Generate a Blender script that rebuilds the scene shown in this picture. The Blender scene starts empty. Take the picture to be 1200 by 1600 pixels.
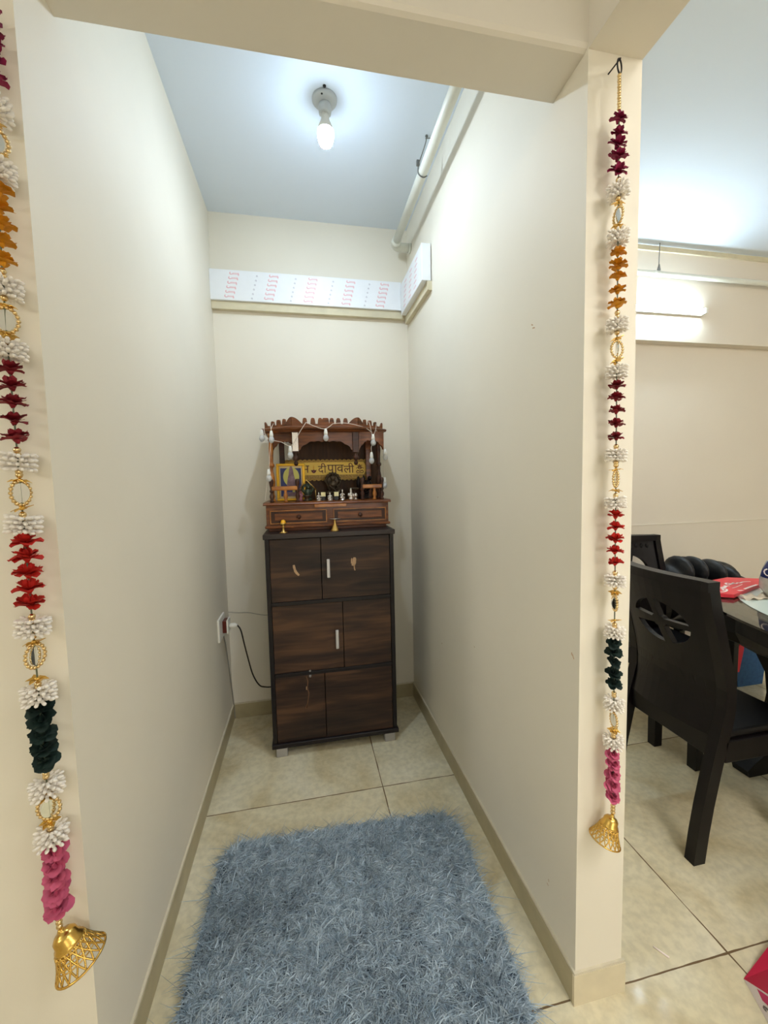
import bpy, bmesh, math, random
import numpy as np
from mathutils import Vector, Matrix
random.seed(7)
PI = math.pi
S = bpy.context.scene
COL = S.collection

# ------------------------------------------------------------------ camera
CAM = Vector((0.4384, -0.8276, 1.3277))
FPX = 634.57
def axes(yaw, pitch, roll):
    f = Vector((math.sin(yaw)*math.cos(pitch), math.cos(yaw)*math.cos(pitch), math.sin(pitch)))
    r = Vector((math.cos(yaw), -math.sin(yaw), 0))
    u = r.cross(f)
    c, s = math.cos(roll), math.sin(roll)
    return c*r+s*u, -s*r+c*u, f
R_, U_, F_ = axes(0.1937, -0.0751, -0.0222)
cd = bpy.data.cameras.new('camera'); co = bpy.data.objects.new('camera', cd); COL.objects.link(co)
m = Matrix((R_, U_, -F_)).transposed().to_4x4(); m.translation = CAM
co.matrix_world = m
cd.sensor_fit = 'VERTICAL'; cd.sensor_height = 36.0; cd.lens = FPX/1600*36.0
cd.clip_start = 0.02
S.camera = co
def at(px, py, y):
    """point of the place seen at a photo position, at depth y"""
    d = F_ + R_*((px-600)/FPX) - U_*((py-800)/FPX)
    return CAM + d*((y-CAM.y)/d.y)

# ------------------------------------------------------------------ materials
def lin(c):
    return tuple(((v/255)/12.92 if v/255 <= .04045 else ((v/255+.055)/1.055)**2.4) for v in c)
def mat(name, rgb, rough=.5, metal=0.0, noise=0.0, nscale=8.0, bump=0.0, bscale=40.0, emit=None, estr=0, trans=0, alpha=1, spec=.5, stretch=(1,1,1), rgb2=None, sheen=0, coat=0):
    mt = bpy.data.materials.new(name); mt.use_nodes = True
    nt = mt.node_tree; b = nt.nodes['Principled BSDF']
    c = lin(rgb)
    b.inputs['Base Color'].default_value = (*c, 1)
    b.inputs['Roughness'].default_value = rough
    b.inputs['Metallic'].default_value = metal
    b.inputs['Specular IOR Level'].default_value = spec
    if trans: b.inputs['Transmission Weight'].default_value = trans
    if alpha < 1: b.inputs['Alpha'].default_value = alpha
    if coat: b.inputs['Coat Weight'].default_value = coat
    if sheen: b.inputs['Sheen Weight'].default_value = sheen
    if emit:
        b.inputs['Emission Color'].default_value = (*emit, 1); b.inputs['Emission Strength'].default_value = estr
    if noise or bump or rgb2:
        tc = nt.nodes.new('ShaderNodeTexCoord'); mp = nt.nodes.new('ShaderNodeMapping')
        mp.inputs['Scale'].default_value = stretch
        nt.links.new(tc.outputs['Object'], mp.inputs['Vector'])
    if noise or rgb2:
        n = nt.nodes.new('ShaderNodeTexNoise'); n.inputs['Scale'].default_value = nscale; n.inputs['Detail'].default_value = 5
        nt.links.new(mp.outputs[0], n.inputs['Vector'])
        mx = nt.nodes.new('ShaderNodeMix'); mx.data_type = 'RGBA'
        c2 = lin(rgb2) if rgb2 else tuple(v*(1-noise) for v in c)
        mx.inputs[6].default_value = (*c, 1); mx.inputs[7].default_value = (*c2, 1)
        rp = nt.nodes.new('ShaderNodeMapRange'); rp.inputs[1].default_value = .3; rp.inputs[2].default_value = .7
        nt.links.new(n.outputs[0], rp.inputs[0]); nt.links.new(rp.outputs[0], mx.inputs[0])
        nt.links.new(mx.outputs[2], b.inputs['Base Color'])
    if bump:
        n2 = nt.nodes.new('ShaderNodeTexNoise'); n2.inputs['Scale'].default_value = bscale; n2.inputs['Detail'].default_value = 4
        nt.links.new(mp.outputs[0], n2.inputs['Vector'])
        bp = nt.nodes.new('ShaderNodeBump'); bp.inputs['Strength'].default_value = bump; bp.inputs['Distance'].default_value = .004
        nt.links.new(n2.outputs[0], bp.inputs['Height']); nt.links.new(bp.outputs[0], b.inputs['Normal'])
    return mt

M = {}
M['paint'] = mat('cream wall paint', (232,225,209), .62, noise=.05, nscale=2.2, bump=.12, bscale=14)
M['paint_dining'] = mat('pale cream paint', (226,216,200), .6, noise=.03, nscale=2, bump=.1, bscale=14)
M['beam'] = mat('beam paint', (228,221,208), .65, noise=.04, nscale=3, bump=.12, bscale=12)
M['ceiling'] = mat('ceiling white', (222,232,243), .7, noise=.02, nscale=2, bump=.1, bscale=18)
M['base'] = mat('skirting tile', (178,166,132), .35, noise=.18, nscale=14)
M['base_edge'] = mat('skirting cement edge', (214,205,182), .7, noise=.1, nscale=40)
M['base_pillar'] = mat('pale skirting tile', (222,210,180), .35, noise=.12, nscale=18)
M['pvc'] = mat('white pvc', (226,226,214), .38, noise=.06, nscale=20)
M['board'] = mat('white laminate board', (236,238,240), .4, noise=.03, nscale=20)
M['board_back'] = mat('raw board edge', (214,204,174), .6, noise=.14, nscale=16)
M['stamp'] = mat('red print', (226,130,140), .6)
M['stamp_grey'] = mat('grey print', (176,172,182), .6)
M['steel_wire'] = mat('grey wire', (120,120,118), .4, .7)
M['darkmetal'] = mat('dark metal', (44,44,46), .5, .6)
M['white_plastic'] = mat('white plastic', (238,236,228), .3)
M['clear_plastic'] = mat('pale translucent plastic', (220,228,230), .25, trans=.55)
M['brownred'] = mat('brown red plastic', (92,24,14), .35)
M['cordblack'] = mat('black brown cord', (34,22,10), .5)
M['cordwhite'] = mat('white cord', (226,214,200), .5)
M['cordgrey'] = mat('grey cord', (150,146,136), .6)
M['gold'] = mat('gold metal', (216,176,92), .26, 1.0)
M['goldbead'] = mat('gold bead', (226,198,146), .2, 1.0)
M['brass'] = mat('brass', (214,178,104), .28, 1.0)
M['silver'] = mat('silver metal', (220,214,208), .25, 1.0)
M['mirror'] = mat('mirror', (235,238,238), .03, 1.0)
M['whitebead'] = mat('white rice bead', (240,234,226), .35)
M['thread'] = mat('green grey thread', (92,100,78), .6)
M['petal_magenta'] = mat('magenta petal', (150,14,72), .7, noise=.35, nscale=60)
M['petal_yellow'] = mat('marigold petal', (222,150,12), .7, noise=.3, nscale=60)
M['petal_maroon'] = mat('maroon petal', (142,8,32), .7, noise=.35, nscale=60)
M['petal_red'] = mat('red petal', (206,32,18), .7, noise=.3, nscale=60)
M['petal_green'] = mat('bottle green petal', (8,40,34), .7, noise=.4, nscale=60)
M['petal_pink'] = mat('dusty pink petal', (206,92,128), .7, noise=.25, nscale=60)
M['chair'] = mat('dark mahogany lacquer', (10,5,7), .4, noise=.3, nscale=12, coat=.06, spec=.25)
M['chair_seat'] = mat('black seat leatherette', (9,7,8), .32)
M['tablewood'] = mat('near black table wood', (9,7,7), .4, spec=.2)
M['glass'] = mat('table glass', (226,232,228), .02, trans=1.0)
M['frost'] = mat('pale mint frosted glass', (208,222,216), .16)
M['redcard'] = mat('red gift box card', (226,40,62), .35)
M['redcard_dark'] = mat('red gift box side', (200,24,44), .35)
M['white_ink'] = mat('white ink', (250,236,232), .5)
M['jacket'] = mat('black padded fabric', (18,20,24), .5, noise=.3, nscale=14, bump=.5, bscale=30)
M['beigecloth'] = mat('beige cloth', (206,190,168), .8, noise=.12, nscale=40)
M['pouch'] = mat('milky plastic film', (226,230,224), .2, noise=.25, nscale=30, trans=.3)
M['navy'] = mat('navy print', (14,32,92), .35)
M['blueplaid'] = mat('blue checked fabric', (58,104,160), .8, noise=.3, nscale=50)
M['redtrim'] = mat('red trim', (222,24,56), .5)
M['crimson'] = mat('crimson paper', (186,14,60), .45, noise=.08, nscale=10)
M['bagwhite'] = mat('white printed paper', (226,216,220), .45)
M['pinkprint'] = mat('magenta print', (190,30,100), .45)
M['greyprint'] = mat('grey ink', (110,104,108), .5)
M['mandir_wood'] = mat('varnished brown wood', (140,80,38), .36, rgb2=(74,38,17), nscale=9, stretch=(1,3,8), coat=.15, spec=.35)
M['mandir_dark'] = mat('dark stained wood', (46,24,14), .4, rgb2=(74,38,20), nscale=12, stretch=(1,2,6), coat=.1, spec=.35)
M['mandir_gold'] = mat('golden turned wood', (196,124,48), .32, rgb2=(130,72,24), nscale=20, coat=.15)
M['mandir_back'] = mat('brown back panel', (80,52,28), .5, rgb2=(56,35,18), nscale=8, stretch=(8,1,1), spec=.25)
M['lace'] = mat('gold lace fabric', (206,166,78), .5, rgb2=(146,110,40), nscale=120)
M['lace_edge'] = mat('gold lace trim', (226,188,100), .45, .3)
M['banner'] = mat('yellow banner card', (255,216,92), .45)
M['maroon_ink'] = mat('maroon ink', (96,20,16), .5)
M['frame_gold'] = mat('gold picture frame', (218,168,40), .3, .5)
M['matboard'] = mat('cream mount', (226,206,160), .6)
M['pic_blue'] = mat('blue painted ground', (52,66,132), .5, rgb2=(34,42,92), nscale=30)
M['pic_yellow'] = mat('pale yellow halo paint', (206,202,110), .5)
M['pic_mauve'] = mat('mauve robe paint', (150,124,136), .5, rgb2=(112,84,100), nscale=60)
M['bronze'] = mat('dark bronze', (88,74,56), .4, .45, noise=.5, nscale=120)
M['black_idol'] = mat('black bronze', (34,27,28), .35, .6, noise=.5, nscale=90)
M['leafgreen'] = mat('dark green enamel', (42,56,34), .45, noise=.5, nscale=150)
M['idol_pink'] = mat('painted rose clay', (168,106,110), .5, rgb2=(110,60,70), nscale=150)
M['cream_card'] = mat('cream card', (240,228,176), .6)
M['blackbox'] = mat('black lacquer', (20,18,18), .4)
M['ghee'] = mat('yellow ghee', (240,176,24), .3)
M['bulb_glass'] = mat('clear bulb plastic', (236,238,240), .15, trans=.4)
M['holder'] = mat('white lamp holder', (206,212,216), .35, trans=.1)
M['lit_bulb'] = mat('lit led bulb', (255,255,255), .3, emit=(.70,.84,1.0), estr=1650)
M['lit_bulb_side'] = mat('lit led bulb side', (255,255,255), .3, emit=(.66,.83,1.0), estr=105)
M['lit_tube'] = mat('lit tube', (255,255,255), .3, emit=(.70,.88,1.0), estr=78)
M['peel'] = mat('peeled laminate', (196,160,122), .7, noise=.2, nscale=40)
M['peel_dark'] = mat('scraped laminate', (104,72,48), .7)
M['aluminium'] = mat('brushed aluminium', (206,204,206), .35, .55)
M['grey_foot'] = mat('silver grey foot', (168,164,160), .4, .2)
M['hinge'] = mat('steel lock', (150,146,140), .3, .8)
M['cab_frame'] = mat('dark wenge laminate', (25,18,19), .42, noise=.3, nscale=20, spec=.35)
M['cab_top'] = mat('dark walnut top', (48,34,28), .42, rgb2=(31,22,20), nscale=7, stretch=(1,6,6))
M['rug'] = mat('blue grey pile', (207,222,233), .75, rgb2=(150,172,190), nscale=40, sheen=.2)
M['rug_base'] = mat('rug backing', (70,88,104), .95)

def wood_doors():
    mt = bpy.data.materials.new('walnut laminate'); mt.use_nodes = True
    nt = mt.node_tree; N = nt.nodes; L = nt.links; b = N['Principled BSDF']
    tc = N.new('ShaderNodeTexCoord'); mp = N.new('ShaderNodeMapping'); mp.inputs['Scale'].default_value = (1.6, 1, 16)
    L.new(tc.outputs['Object'], mp.inputs[0])
    n = N.new('ShaderNodeTexNoise'); n.inputs['Scale'].default_value = 2.2; n.inputs['Detail'].default_value = 8; n.inputs['Distortion'].default_value = .7
    L.new(mp.outputs[0], n.inputs['Vector'])
    mp2 = N.new('ShaderNodeMapping'); mp2.inputs['Scale'].default_value = (.25, .3, 1)
    L.new(tc.outputs['Object'], mp2.inputs[0])
    n2 = N.new('ShaderNodeTexNoise'); n2.inputs['Scale'].default_value = 9; n2.inputs['Detail'].default_value = 1
    L.new(mp2.outputs[0], n2.inputs['Vector'])
    ad = N.new('ShaderNodeMath'); ad.operation = 'MULTIPLY_ADD'; ad.inputs[1].default_value = .55
    L.new(n2.outputs[0], ad.inputs[0])
    sc = N.new('ShaderNodeMath'); sc.operation = 'MULTIPLY'; sc.inputs[1].default_value = .5
    L.new(n.outputs[0], sc.inputs[0]); L.new(sc.outputs[0], ad.inputs[2])
    cr = N.new('ShaderNodeValToRGB'); e = cr.color_ramp.elements
    e[0].position = .38; e[0].color = (*lin((27,19,17)), 1)
    e[1].position = .68; e[1].color = (*lin((92,64,45)), 1)
    k = e.new(.52); k.color = (*lin((55,38,29)), 1)
    L.new(ad.outputs[0], cr.inputs[0]); L.new(cr.outputs[0], b.inputs['Base Color'])
    b.inputs['Roughness'].default_value = .45; b.inputs['Specular IOR Level'].default_value = .35
    return mt
M['doors'] = wood_doors()

TX, TY, TS = 0.7304, 0.0066, 0.818
def tile_mat():
    mt = bpy.data.materials.new('cream vitrified floor tiles'); mt.use_nodes = True
    nt = mt.node_tree; N = nt.nodes; L = nt.links; b = N['Principled BSDF']
    tc = N.new('ShaderNodeTexCoord'); sx = N.new('ShaderNodeSeparateXYZ'); L.new(tc.outputs['Object'], sx.inputs[0])
    def mth(op, a, bb=None):
        n = N.new('ShaderNodeMath'); n.operation = op
        for i, v in enumerate((a, bb)):
            if v is None: continue
            if isinstance(v, (int, float)): n.inputs[i].default_value = v
            else: L.new(v, n.inputs[i])
        return n.outputs[0]
    wob = N.new('ShaderNodeTexNoise'); wob.inputs['Scale'].default_value = 9
    L.new(tc.outputs['Object'], wob.inputs['Vector'])
    w = mth('MULTIPLY', mth('SUBTRACT', wob.outputs[0], .5), .004)
    def dist(ax, off):
        t = mth('DIVIDE', mth('SUBTRACT', mth('ADD', sx.outputs[ax], w), off), TS)
        fr = mth('FRACT', t)
        return mth('MULTIPLY', mth('MINIMUM', fr, mth('SUBTRACT', 1.0, fr)), TS), mth('FLOOR', t)
    dx, ix = dist(0, TX); dy, iy = dist(1, TY)
    d = mth('MINIMUM', dx, dy)
    gn = N.new('ShaderNodeTexNoise'); gn.inputs['Scale'].default_value = 12; L.new(tc.outputs['Object'], gn.inputs['Vector'])
    width = mth('MULTIPLY', gn.outputs[0], .0042)
    g = mth('LESS_THAN', d, width)
    cv = N.new('ShaderNodeCombineXYZ'); L.new(ix, cv.inputs[0]); L.new(iy, cv.inputs[1])
    wn = N.new('ShaderNodeTexWhiteNoise'); L.new(cv.outputs[0], wn.inputs[0])
    va = N.new('ShaderNodeVectorMath'); va.operation = 'MULTIPLY_ADD'; va.inputs[1].default_value = (9, 9, 9)
    L.new(wn.outputs[1], va.inputs[0]); L.new(tc.outputs['Object'], va.inputs[2])
    n1 = N.new('ShaderNodeTexNoise'); n1.inputs['Scale'].default_value = 2.6; n1.inputs['Detail'].default_value = 7; n1.inputs['Distortion'].default_value = 1.2
    L.new(va.outputs[0], n1.inputs['Vector'])
    cr = N.new('ShaderNodeValToRGB'); e = cr.color_ramp.elements
    e[0].position = .3; e[0].color = (*lin((204,188,150)), 1)
    e[1].position = .72; e[1].color = (*lin((234,227,203)), 1)
    k = e.new(.5); k.color = (*lin((223,213,182)), 1)
    L.new(n1.outputs[0], cr.inputs[0])
    n3 = N.new('ShaderNodeTexNoise'); n3.inputs['Scale'].default_value = 45; n3.inputs['Detail'].default_value = 6; L.new(va.outputs[0], n3.inputs['Vector'])
    sp = N.new('ShaderNodeMapRange'); sp.inputs[1].default_value = .35; sp.inputs[2].default_value = .62; sp.inputs[3].default_value = .86; sp.inputs[4].default_value = 1.0
    L.new(n3.outputs[0], sp.inputs[0])
    ml = N.new('ShaderNodeMix'); ml.data_type = 'RGBA'; ml.blend_type = 'MULTIPLY'; ml.inputs[0].default_value = 1
    L.new(cr.outputs[0], ml.inputs[6]); L.new(sp.outputs[0], ml.inputs[7])
    mx = N.new('ShaderNodeMix'); mx.data_type = 'RGBA'; mx.inputs[7].default_value = (*lin((104,82,52)), 1)
    L.new(g, mx.inputs[0]); L.new(ml.outputs[2], mx.inputs[6]); L.new(mx.outputs[2], b.inputs['Base Color'])
    rr = mth('ADD', mth('MULTIPLY', g, .5), mth('ADD', mth('MULTIPLY', n3.outputs[0], .10), .07))
    L.new(rr, b.inputs['Roughness'])
    return mt
M['tiles'] = tile_mat()

# ------------------------------------------------------------------ mesh helpers
class MB:
    def __init__(s): s.v = []; s.f = []; s.mi = []; s.sm = []; s.k = 0; s.smooth = False
    def m(s, k): s.k = k; return s
    def add(s, vs, fs, smooth=None):
        o = len(s.v); s.v += [Vector(v) for v in vs]
        for f in fs:
            s.f.append([i+o for i in f]); s.mi.append(s.k); s.sm.append(s.smooth if smooth is None else smooth)
        return s
    def box(s, a, b):
        x0, y0, z0 = a; x1, y1, z1 = b
        return s.add([(x0,y0,z0),(x1,y0,z0),(x1,y1,z0),(x0,y1,z0),(x0,y0,z1),(x1,y0,z1),(x1,y1,z1),(x0,y1,z1)],
                     [(0,3,2,1),(4,5,6,7),(0,1,5,4),(1,2,6,5),(2,3,7,6),(3,0,4,7)], False)
    def bbox(s, a, b, r=.003):
        """bevelled box"""
        bm = bmesh.new(); bmesh.ops.create_cube(bm, size=1)
        for v in bm.verts:
            v.co = Vector([(a[i]+b[i])/2 + v.co[i]*(b[i]-a[i]) for i in range(3)])
        r = min(r, .49*min(abs(b[i]-a[i]) for i in range(3)))
        bmesh.ops.bevel(bm, geom=bm.edges[:], offset=r, segments=2, affect='EDGES', profile=.5)
        s.addbm(bm); bm.free(); return s
    def addbm(s, bm, smooth=None):
        bm.verts.index_update()
        return s.add([v.co.copy() for v in bm.verts], [[v.index for v in f.verts] for f in bm.faces], smooth)
    def addmb(s, o, M4):
        return s.add([M4 @ v for v in o.v], o.f, True)
    def frame(s, d):
        d = Vector(d).normalized(); a = Vector((0,0,1)) if abs(d.z) < .9 else Vector((1,0,0))
        u = d.cross(a).normalized(); return u, d.cross(u).normalized()
    def tube(s, pts, r, n=8, closed=False, smooth=True, cap=True):
        pts = [Vector(p) for p in pts]; N = len(pts)
        rs = r if isinstance(r, (list, tuple)) else [r]*N
        o = []; u = None
        for i in range(N):
            if closed: d = pts[(i+1) % N]-pts[i-1]
            else: d = pts[min(i+1,N-1)]-pts[max(i-1,0)]
            if d.length < 1e-9: d = Vector((0,0,1))
            d.normalize()
            if u is None: u, w = s.frame(d)
            else:
                u = (u-d*u.dot(d))
                u = u.normalized() if u.length > 1e-6 else s.frame(d)[0]
                w = d.cross(u)
            for k in range(n):
                a = 2*PI*k/n; o.append(pts[i]+(u*math.cos(a)+w*math.sin(a))*rs[i])
        fs = []
        for i in range(N if closed else N-1):
            j = (i+1) % N
            for k in range(n):
                fs.append((i*n+k, i*n+(k+1) % n, j*n+(k+1) % n, j*n+k))
        if cap and not closed:
            fs.append(tuple(range(n))[::-1]); fs.append(tuple((N-1)*n+k for k in range(n)))
        return s.add(o, fs, smooth)
    def cyl(s, p0, p1, r0, r1=None, n=16): return s.tube([p0, p1], [r0, r0 if r1 is None else r1], n)
    def lathe(s, prof, loc=(0,0,0), n=20, axis=None, smooth=True):
        """prof: (radius, height) pairs along the axis"""
        loc = Vector(loc)
        if axis is None: u, w, d = Vector((1,0,0)), Vector((0,1,0)), Vector((0,0,1))
        else: d = Vector(axis).normalized(); u, w = s.frame(d); w = d.cross(u)
        o = []
        for r, h in prof:
            for k in range(n):
                a = 2*PI*k/n; o.append(loc+d*h+(u*math.cos(a)+w*math.sin(a))*max(r, 1e-5))
        fs = []
        for i in range(len(prof)-1):
            for k in range(n):
                fs.append((i*n+k, i*n+(k+1) % n, (i+1)*n+(k+1) % n, (i+1)*n+k))
        fs.append(tuple(range(n))[::-1]); fs.append(tuple((len(prof)-1)*n+k for k in range(n)))
        return s.add(o, fs, smooth)
    def ell(s, c, r, n=10, m=7, rot=None):
        c = Vector(c); r = Vector(r) if not isinstance(r, (int, float)) else Vector((r,r,r))
        o = []
        for i in range(m+1):
            t = PI*i/m
            for k in range(n):
                a = 2*PI*k/n
                p = Vector((math.sin(t)*math.cos(a)*r.x, math.sin(t)*math.sin(a)*r.y, math.cos(t)*r.z))
                if rot is not None: p = rot @ p
                o.append(c+p)
        fs = []
        for i in range(m):
            for k in range(n):
                f = (i*n+k, (i+1)*n+k, (i+1)*n+(k+1) % n, i*n+(k+1) % n)
                fs.append(f)
        return s.add(o, fs, True)
    def prism(s, poly, d, origin=(0,0,0), ux=(1,0,0), uy=(0,0,1), smooth=False):
        """poly (2-D) in plane origin+ux,uy extruded by vector d"""
        O, X, Y, D = Vector(origin), Vector(ux), Vector(uy), Vector(d)
        n = len(poly); o = [O+X*a+Y*b for a, b in poly]; o += [p+D for p in o]
        fs = [tuple(range(n))[::-1], tuple(range(n, 2*n))] + [(i, (i+1) % n, n+(i+1) % n, n+i) for i in range(n)]
        return s.add(o, fs, smooth)
    def strip(s, prof0, prof1):
        n = len(prof0); o = [Vector(p) for p in prof0]+[Vector(p) for p in prof1]
        return s.add(o, [(i, i+1, n+i+1, n+i) for i in range(n-1)])
    def stroke(s, pts, w, nrm=(0,-1,0), t=.0006):
        """flat ink stroke"""
        pts = [Vector(p) for p in pts]; nv = Vector(nrm).normalized(); L = []; R = []
        for i in range(len(pts)):
            d = pts[min(i+1,len(pts)-1)]-pts[max(i-1,0)]; d.normalize(); q = d.cross(nv)*w/2
            L.append(pts[i]+q+nv*t); R.append(pts[i]-q+nv*t)
        return s.strip(L, R)
    def build(s, name, mats, parent=None, local=False):
        me = bpy.data.meshes.new(name)
        off = Vector((0,0,0))
        if parent is not None and not local:
            p = parent
            while p is not None: off += p.location; p = p.parent
        me.from_pydata([tuple(v-off) for v in s.v], [], s.f)
        if not isinstance(mats, (list, tuple)): mats = [mats]
        for q in mats: me.materials.append(M[q] if isinstance(q, str) else q)
        me.polygons.foreach_set('material_index', [min(k, len(mats)-1) for k in s.mi])
        me.polygons.foreach_set('use_smooth', s.sm)
        bm = bmesh.new(); bm.from_mesh(me); bmesh.ops.recalc_face_normals(bm, faces=bm.faces); bm.to_mesh(me); bm.free()
        me.update()
        o = bpy.data.objects.new(name, me); COL.objects.link(o)
        if parent is not None: o.parent = parent
        return o

def tag(o, label=None, cat=None, group=None, kind=None):
    if label: o['label'] = label
    if cat: o['category'] = cat
    if group: o['group'] = group
    if kind: o['kind'] = kind
    return o
def thing(name, label, cat, loc, rz=0, group=None):
    o = bpy.data.objects.new(name, None); COL.objects.link(o)
    o.empty_display_size = .05
    o.location = loc; o.rotation_euler = (0, 0, rz)
    return tag(o, label, cat, group)
def struct(name, mb, mats, label, cat):
    return tag(mb.build(name, mats), label, cat, kind='structure')
def smooth_path(pts, n=8):
    pts = [Vector(p) for p in pts]; P = [pts[0]]+pts+[pts[-1]]; out = []
    for i in range(1, len(P)-2):
        for k in range(n):
            t = k/n; a, b, c, d = P[i-1], P[i], P[i+1], P[i+2]
            out.append(.5*((2*b)+(c-a)*t+(2*a-5*b+4*c-d)*t*t+(3*b-a-3*c+d)*t**3))
    out.append(pts[-1]); return out
def remeshed(mb, voxel):
    """fuse overlapping shapes into one continuous skin"""
    me = bpy.data.meshes.new('tmp'); me.from_pydata([tuple(v) for v in mb.v], [], mb.f)
    bm = bmesh.new(); bm.from_mesh(me); bmesh.ops.remove_doubles(bm, verts=bm.verts, dist=1e-6); bmesh.ops.recalc_face_normals(bm, faces=bm.faces); bm.to_mesh(me); bm.free()
    o = bpy.data.objects.new('tmp', me); COL.objects.link(o)
    md = o.modifiers.new('r', 'REMESH'); md.mode = 'VOXEL'; md.voxel_size = voxel
    dg = bpy.context.evaluated_depsgraph_get(); ev = o.evaluated_get(dg)
    r = ev.to_mesh(); out = MB(); out.smooth = True
    out.add([v.co.copy() for v in r.vertices], [list(p.vertices) for p in r.polygons], True)
    ev.to_mesh_clear(); bpy.data.objects.remove(o); bpy.data.meshes.remove(me)
    return out
def glyph(text):
    """outline mesh of a piece of writing, as (verts2d, faces)"""
    cu = bpy.data.curves.new('tmp', 'FONT'); cu.body = text; cu.size = 1
    o = bpy.data.objects.new('tmp', cu); COL.objects.link(o)
    dg = bpy.context.evaluated_depsgraph_get(); dg.update(); ev = o.evaluated_get(dg)
    r = ev.to_mesh(); vs = [v.co.copy() for v in r.vertices]; fs = [list(p.vertices) for p in r.polygons]
    ev.to_mesh_clear(); bpy.data.objects.remove(o); bpy.data.curves.remove(cu)
    return vs, fs
def filled(outer, holes, depth):
    """extruded outline with holes -> bmesh in xy, z 0..depth"""
    cu = bpy.data.curves.new('tmp', 'CURVE'); cu.dimensions = '2D'; cu.fill_mode = 'BOTH'; cu.extrude = depth/2
    for poly in [outer]+holes:
        sp = cu.splines.new('POLY'); sp.points.add(len(poly)-1); sp.use_cyclic_u = True
        for i, (a, b) in enumerate(poly): sp.points[i].co = (a, b, 0, 1)
    o = bpy.data.objects.new('tmp', cu); COL.objects.link(o)
    dg = bpy.context.evaluated_depsgraph_get(); dg.update(); ev = o.evaluated_get(dg)
    r = ev.to_mesh(); bm = bmesh.new(); bm.from_mesh(r)
    ev.to_mesh_clear(); bpy.data.objects.remove(o); bpy.data.curves.remove(cu)
    bmesh.ops.remove_doubles(bm, verts=bm.verts, dist=1e-5)
    return bm

# ------------------------------------------------------------------ the setting
W, D, H = 1.065, 1.526, 2.75
ZB, YB, PW, BH, BT = 2.2337, .127, .1334, .0816, .0075
XL, YF, XR, DY = -2.6, -3.3, 5.2, 1.50      # left room wall, wall behind, right wall, dining wall
struct('floor', MB().box((XL-.1, YF-.1, -.1), (XR+.1, 1.75, 0)), 'tiles', 'glossy cream tiled floor with dark joints', 'floor')
struct('ceiling', MB().box((XL-.1, YF-.1, H), (XR+.1, 1.75, H+.1)), 'ceiling', 'plain white ceiling', 'ceiling')
struct('wall_left', MB().box((-.14, .0, 0), (0, D, H)), 'paint', 'tall cream left wall of the alcove', 'wall')
struct('wall_front_left', MB().box((XL, 0, 0), (-.14, .14, H)), 'paint', 'cream wall face left of the alcove', 'wall')
struct('wall_back', MB().box((-.14, D, 0), (W+PW, D+.14, H)), 'paint', 'cream back wall of the alcove', 'wall')
WR = struct('wall_right', MB().box((W, 0, 0), (W+PW, D, H)), 'paint', 'tall cream right wall ending in a pillar', 'wall')
struct('wall_dining', MB().box((W+PW, DY, 0), (XR, DY+.16, H)), 'paint_dining', 'pale cream dining room wall behind the table', 'wall')
struct('wall_far_right', MB().box((XR, YF, 0), (XR+.1, DY+.16, H)), 'paint_dining', 'right end wall of the dining room', 'wall')
struct('wall_far_left', MB().box((XL-.1, YF, 0), (XL, .14, H)), 'paint', 'left end wall of the front room', 'wall')
WX0, WX1, WZ0, WZ1 = .6, 2.2, .85, 2.15     # window opening in the wall behind the viewpoint
b = MB().box((XL,YF-.1,0),(WX0,YF,H)).box((WX1,YF-.1,0),(XR,YF,H)).box((WX0,YF-.1,0),(WX1,YF,WZ0)).box((WX0,YF-.1,WZ1),(WX1,YF,H))
struct('wall_front', b, 'paint', 'wall facing the alcove', 'wall')
b = MB()
for x in (WX0, (WX0+WX1)/2-.025, WX1-.05): b.bbox((x,YF-.08,WZ0),(x+.05,YF-.02,WZ1))
for z in (WZ0, WZ1-.05): b.bbox((WX0,YF-.08,z),(WX1,YF-.02,z+.05))
wf = struct('window_1', b, 'white_plastic', 'daylit sliding window behind the viewpoint', 'window')
MB().box((WX0,YF-.062,WZ0),(WX1,YF-.055,WZ1)).build('window_pane', mat('daylit frosted pane', (240,244,250), .3, emit=(1,.98,.96), estr=3), wf)
# beams
b = MB()
prof = [(0, H), (0, ZB+.012), (.004, ZB+.004), (.012, ZB), (YB, ZB), (YB, H)]
b.prism(prof, (W, 0, 0), (0, 0, 0), (0, 1, 0), (0, 0, 1))
struct('trim_1', b, 'beam', 'cream ceiling beam over the alcove opening', 'beam')
struct('trim_2', MB().box((W, YF, ZB), (W+PW, 0, H)), 'beam', 'cream ceiling beam running forward from the pillar', 'beam')
struct('trim_3', MB().box((W+PW, DY-.06, 2.182), (XR, DY, H)), 'paint_dining', 'cream beam along the top of the dining wall', 'beam')
struct('shade_strip', MB().box((W+PW, DY-.072, H-.028), (XR, DY-.06, H)), 'board_back', 'thin strip in place of the shadow line under the dining room ceiling', 'shade strip')  # solid strip painted in place of the grey shadow line below the ceiling
struct('trim_5', MB().box((W+PW, DY-.004, .996), (XR, DY, 1.0)), 'paint', 'faint horizontal paint line on the dining wall', 'trim')
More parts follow.
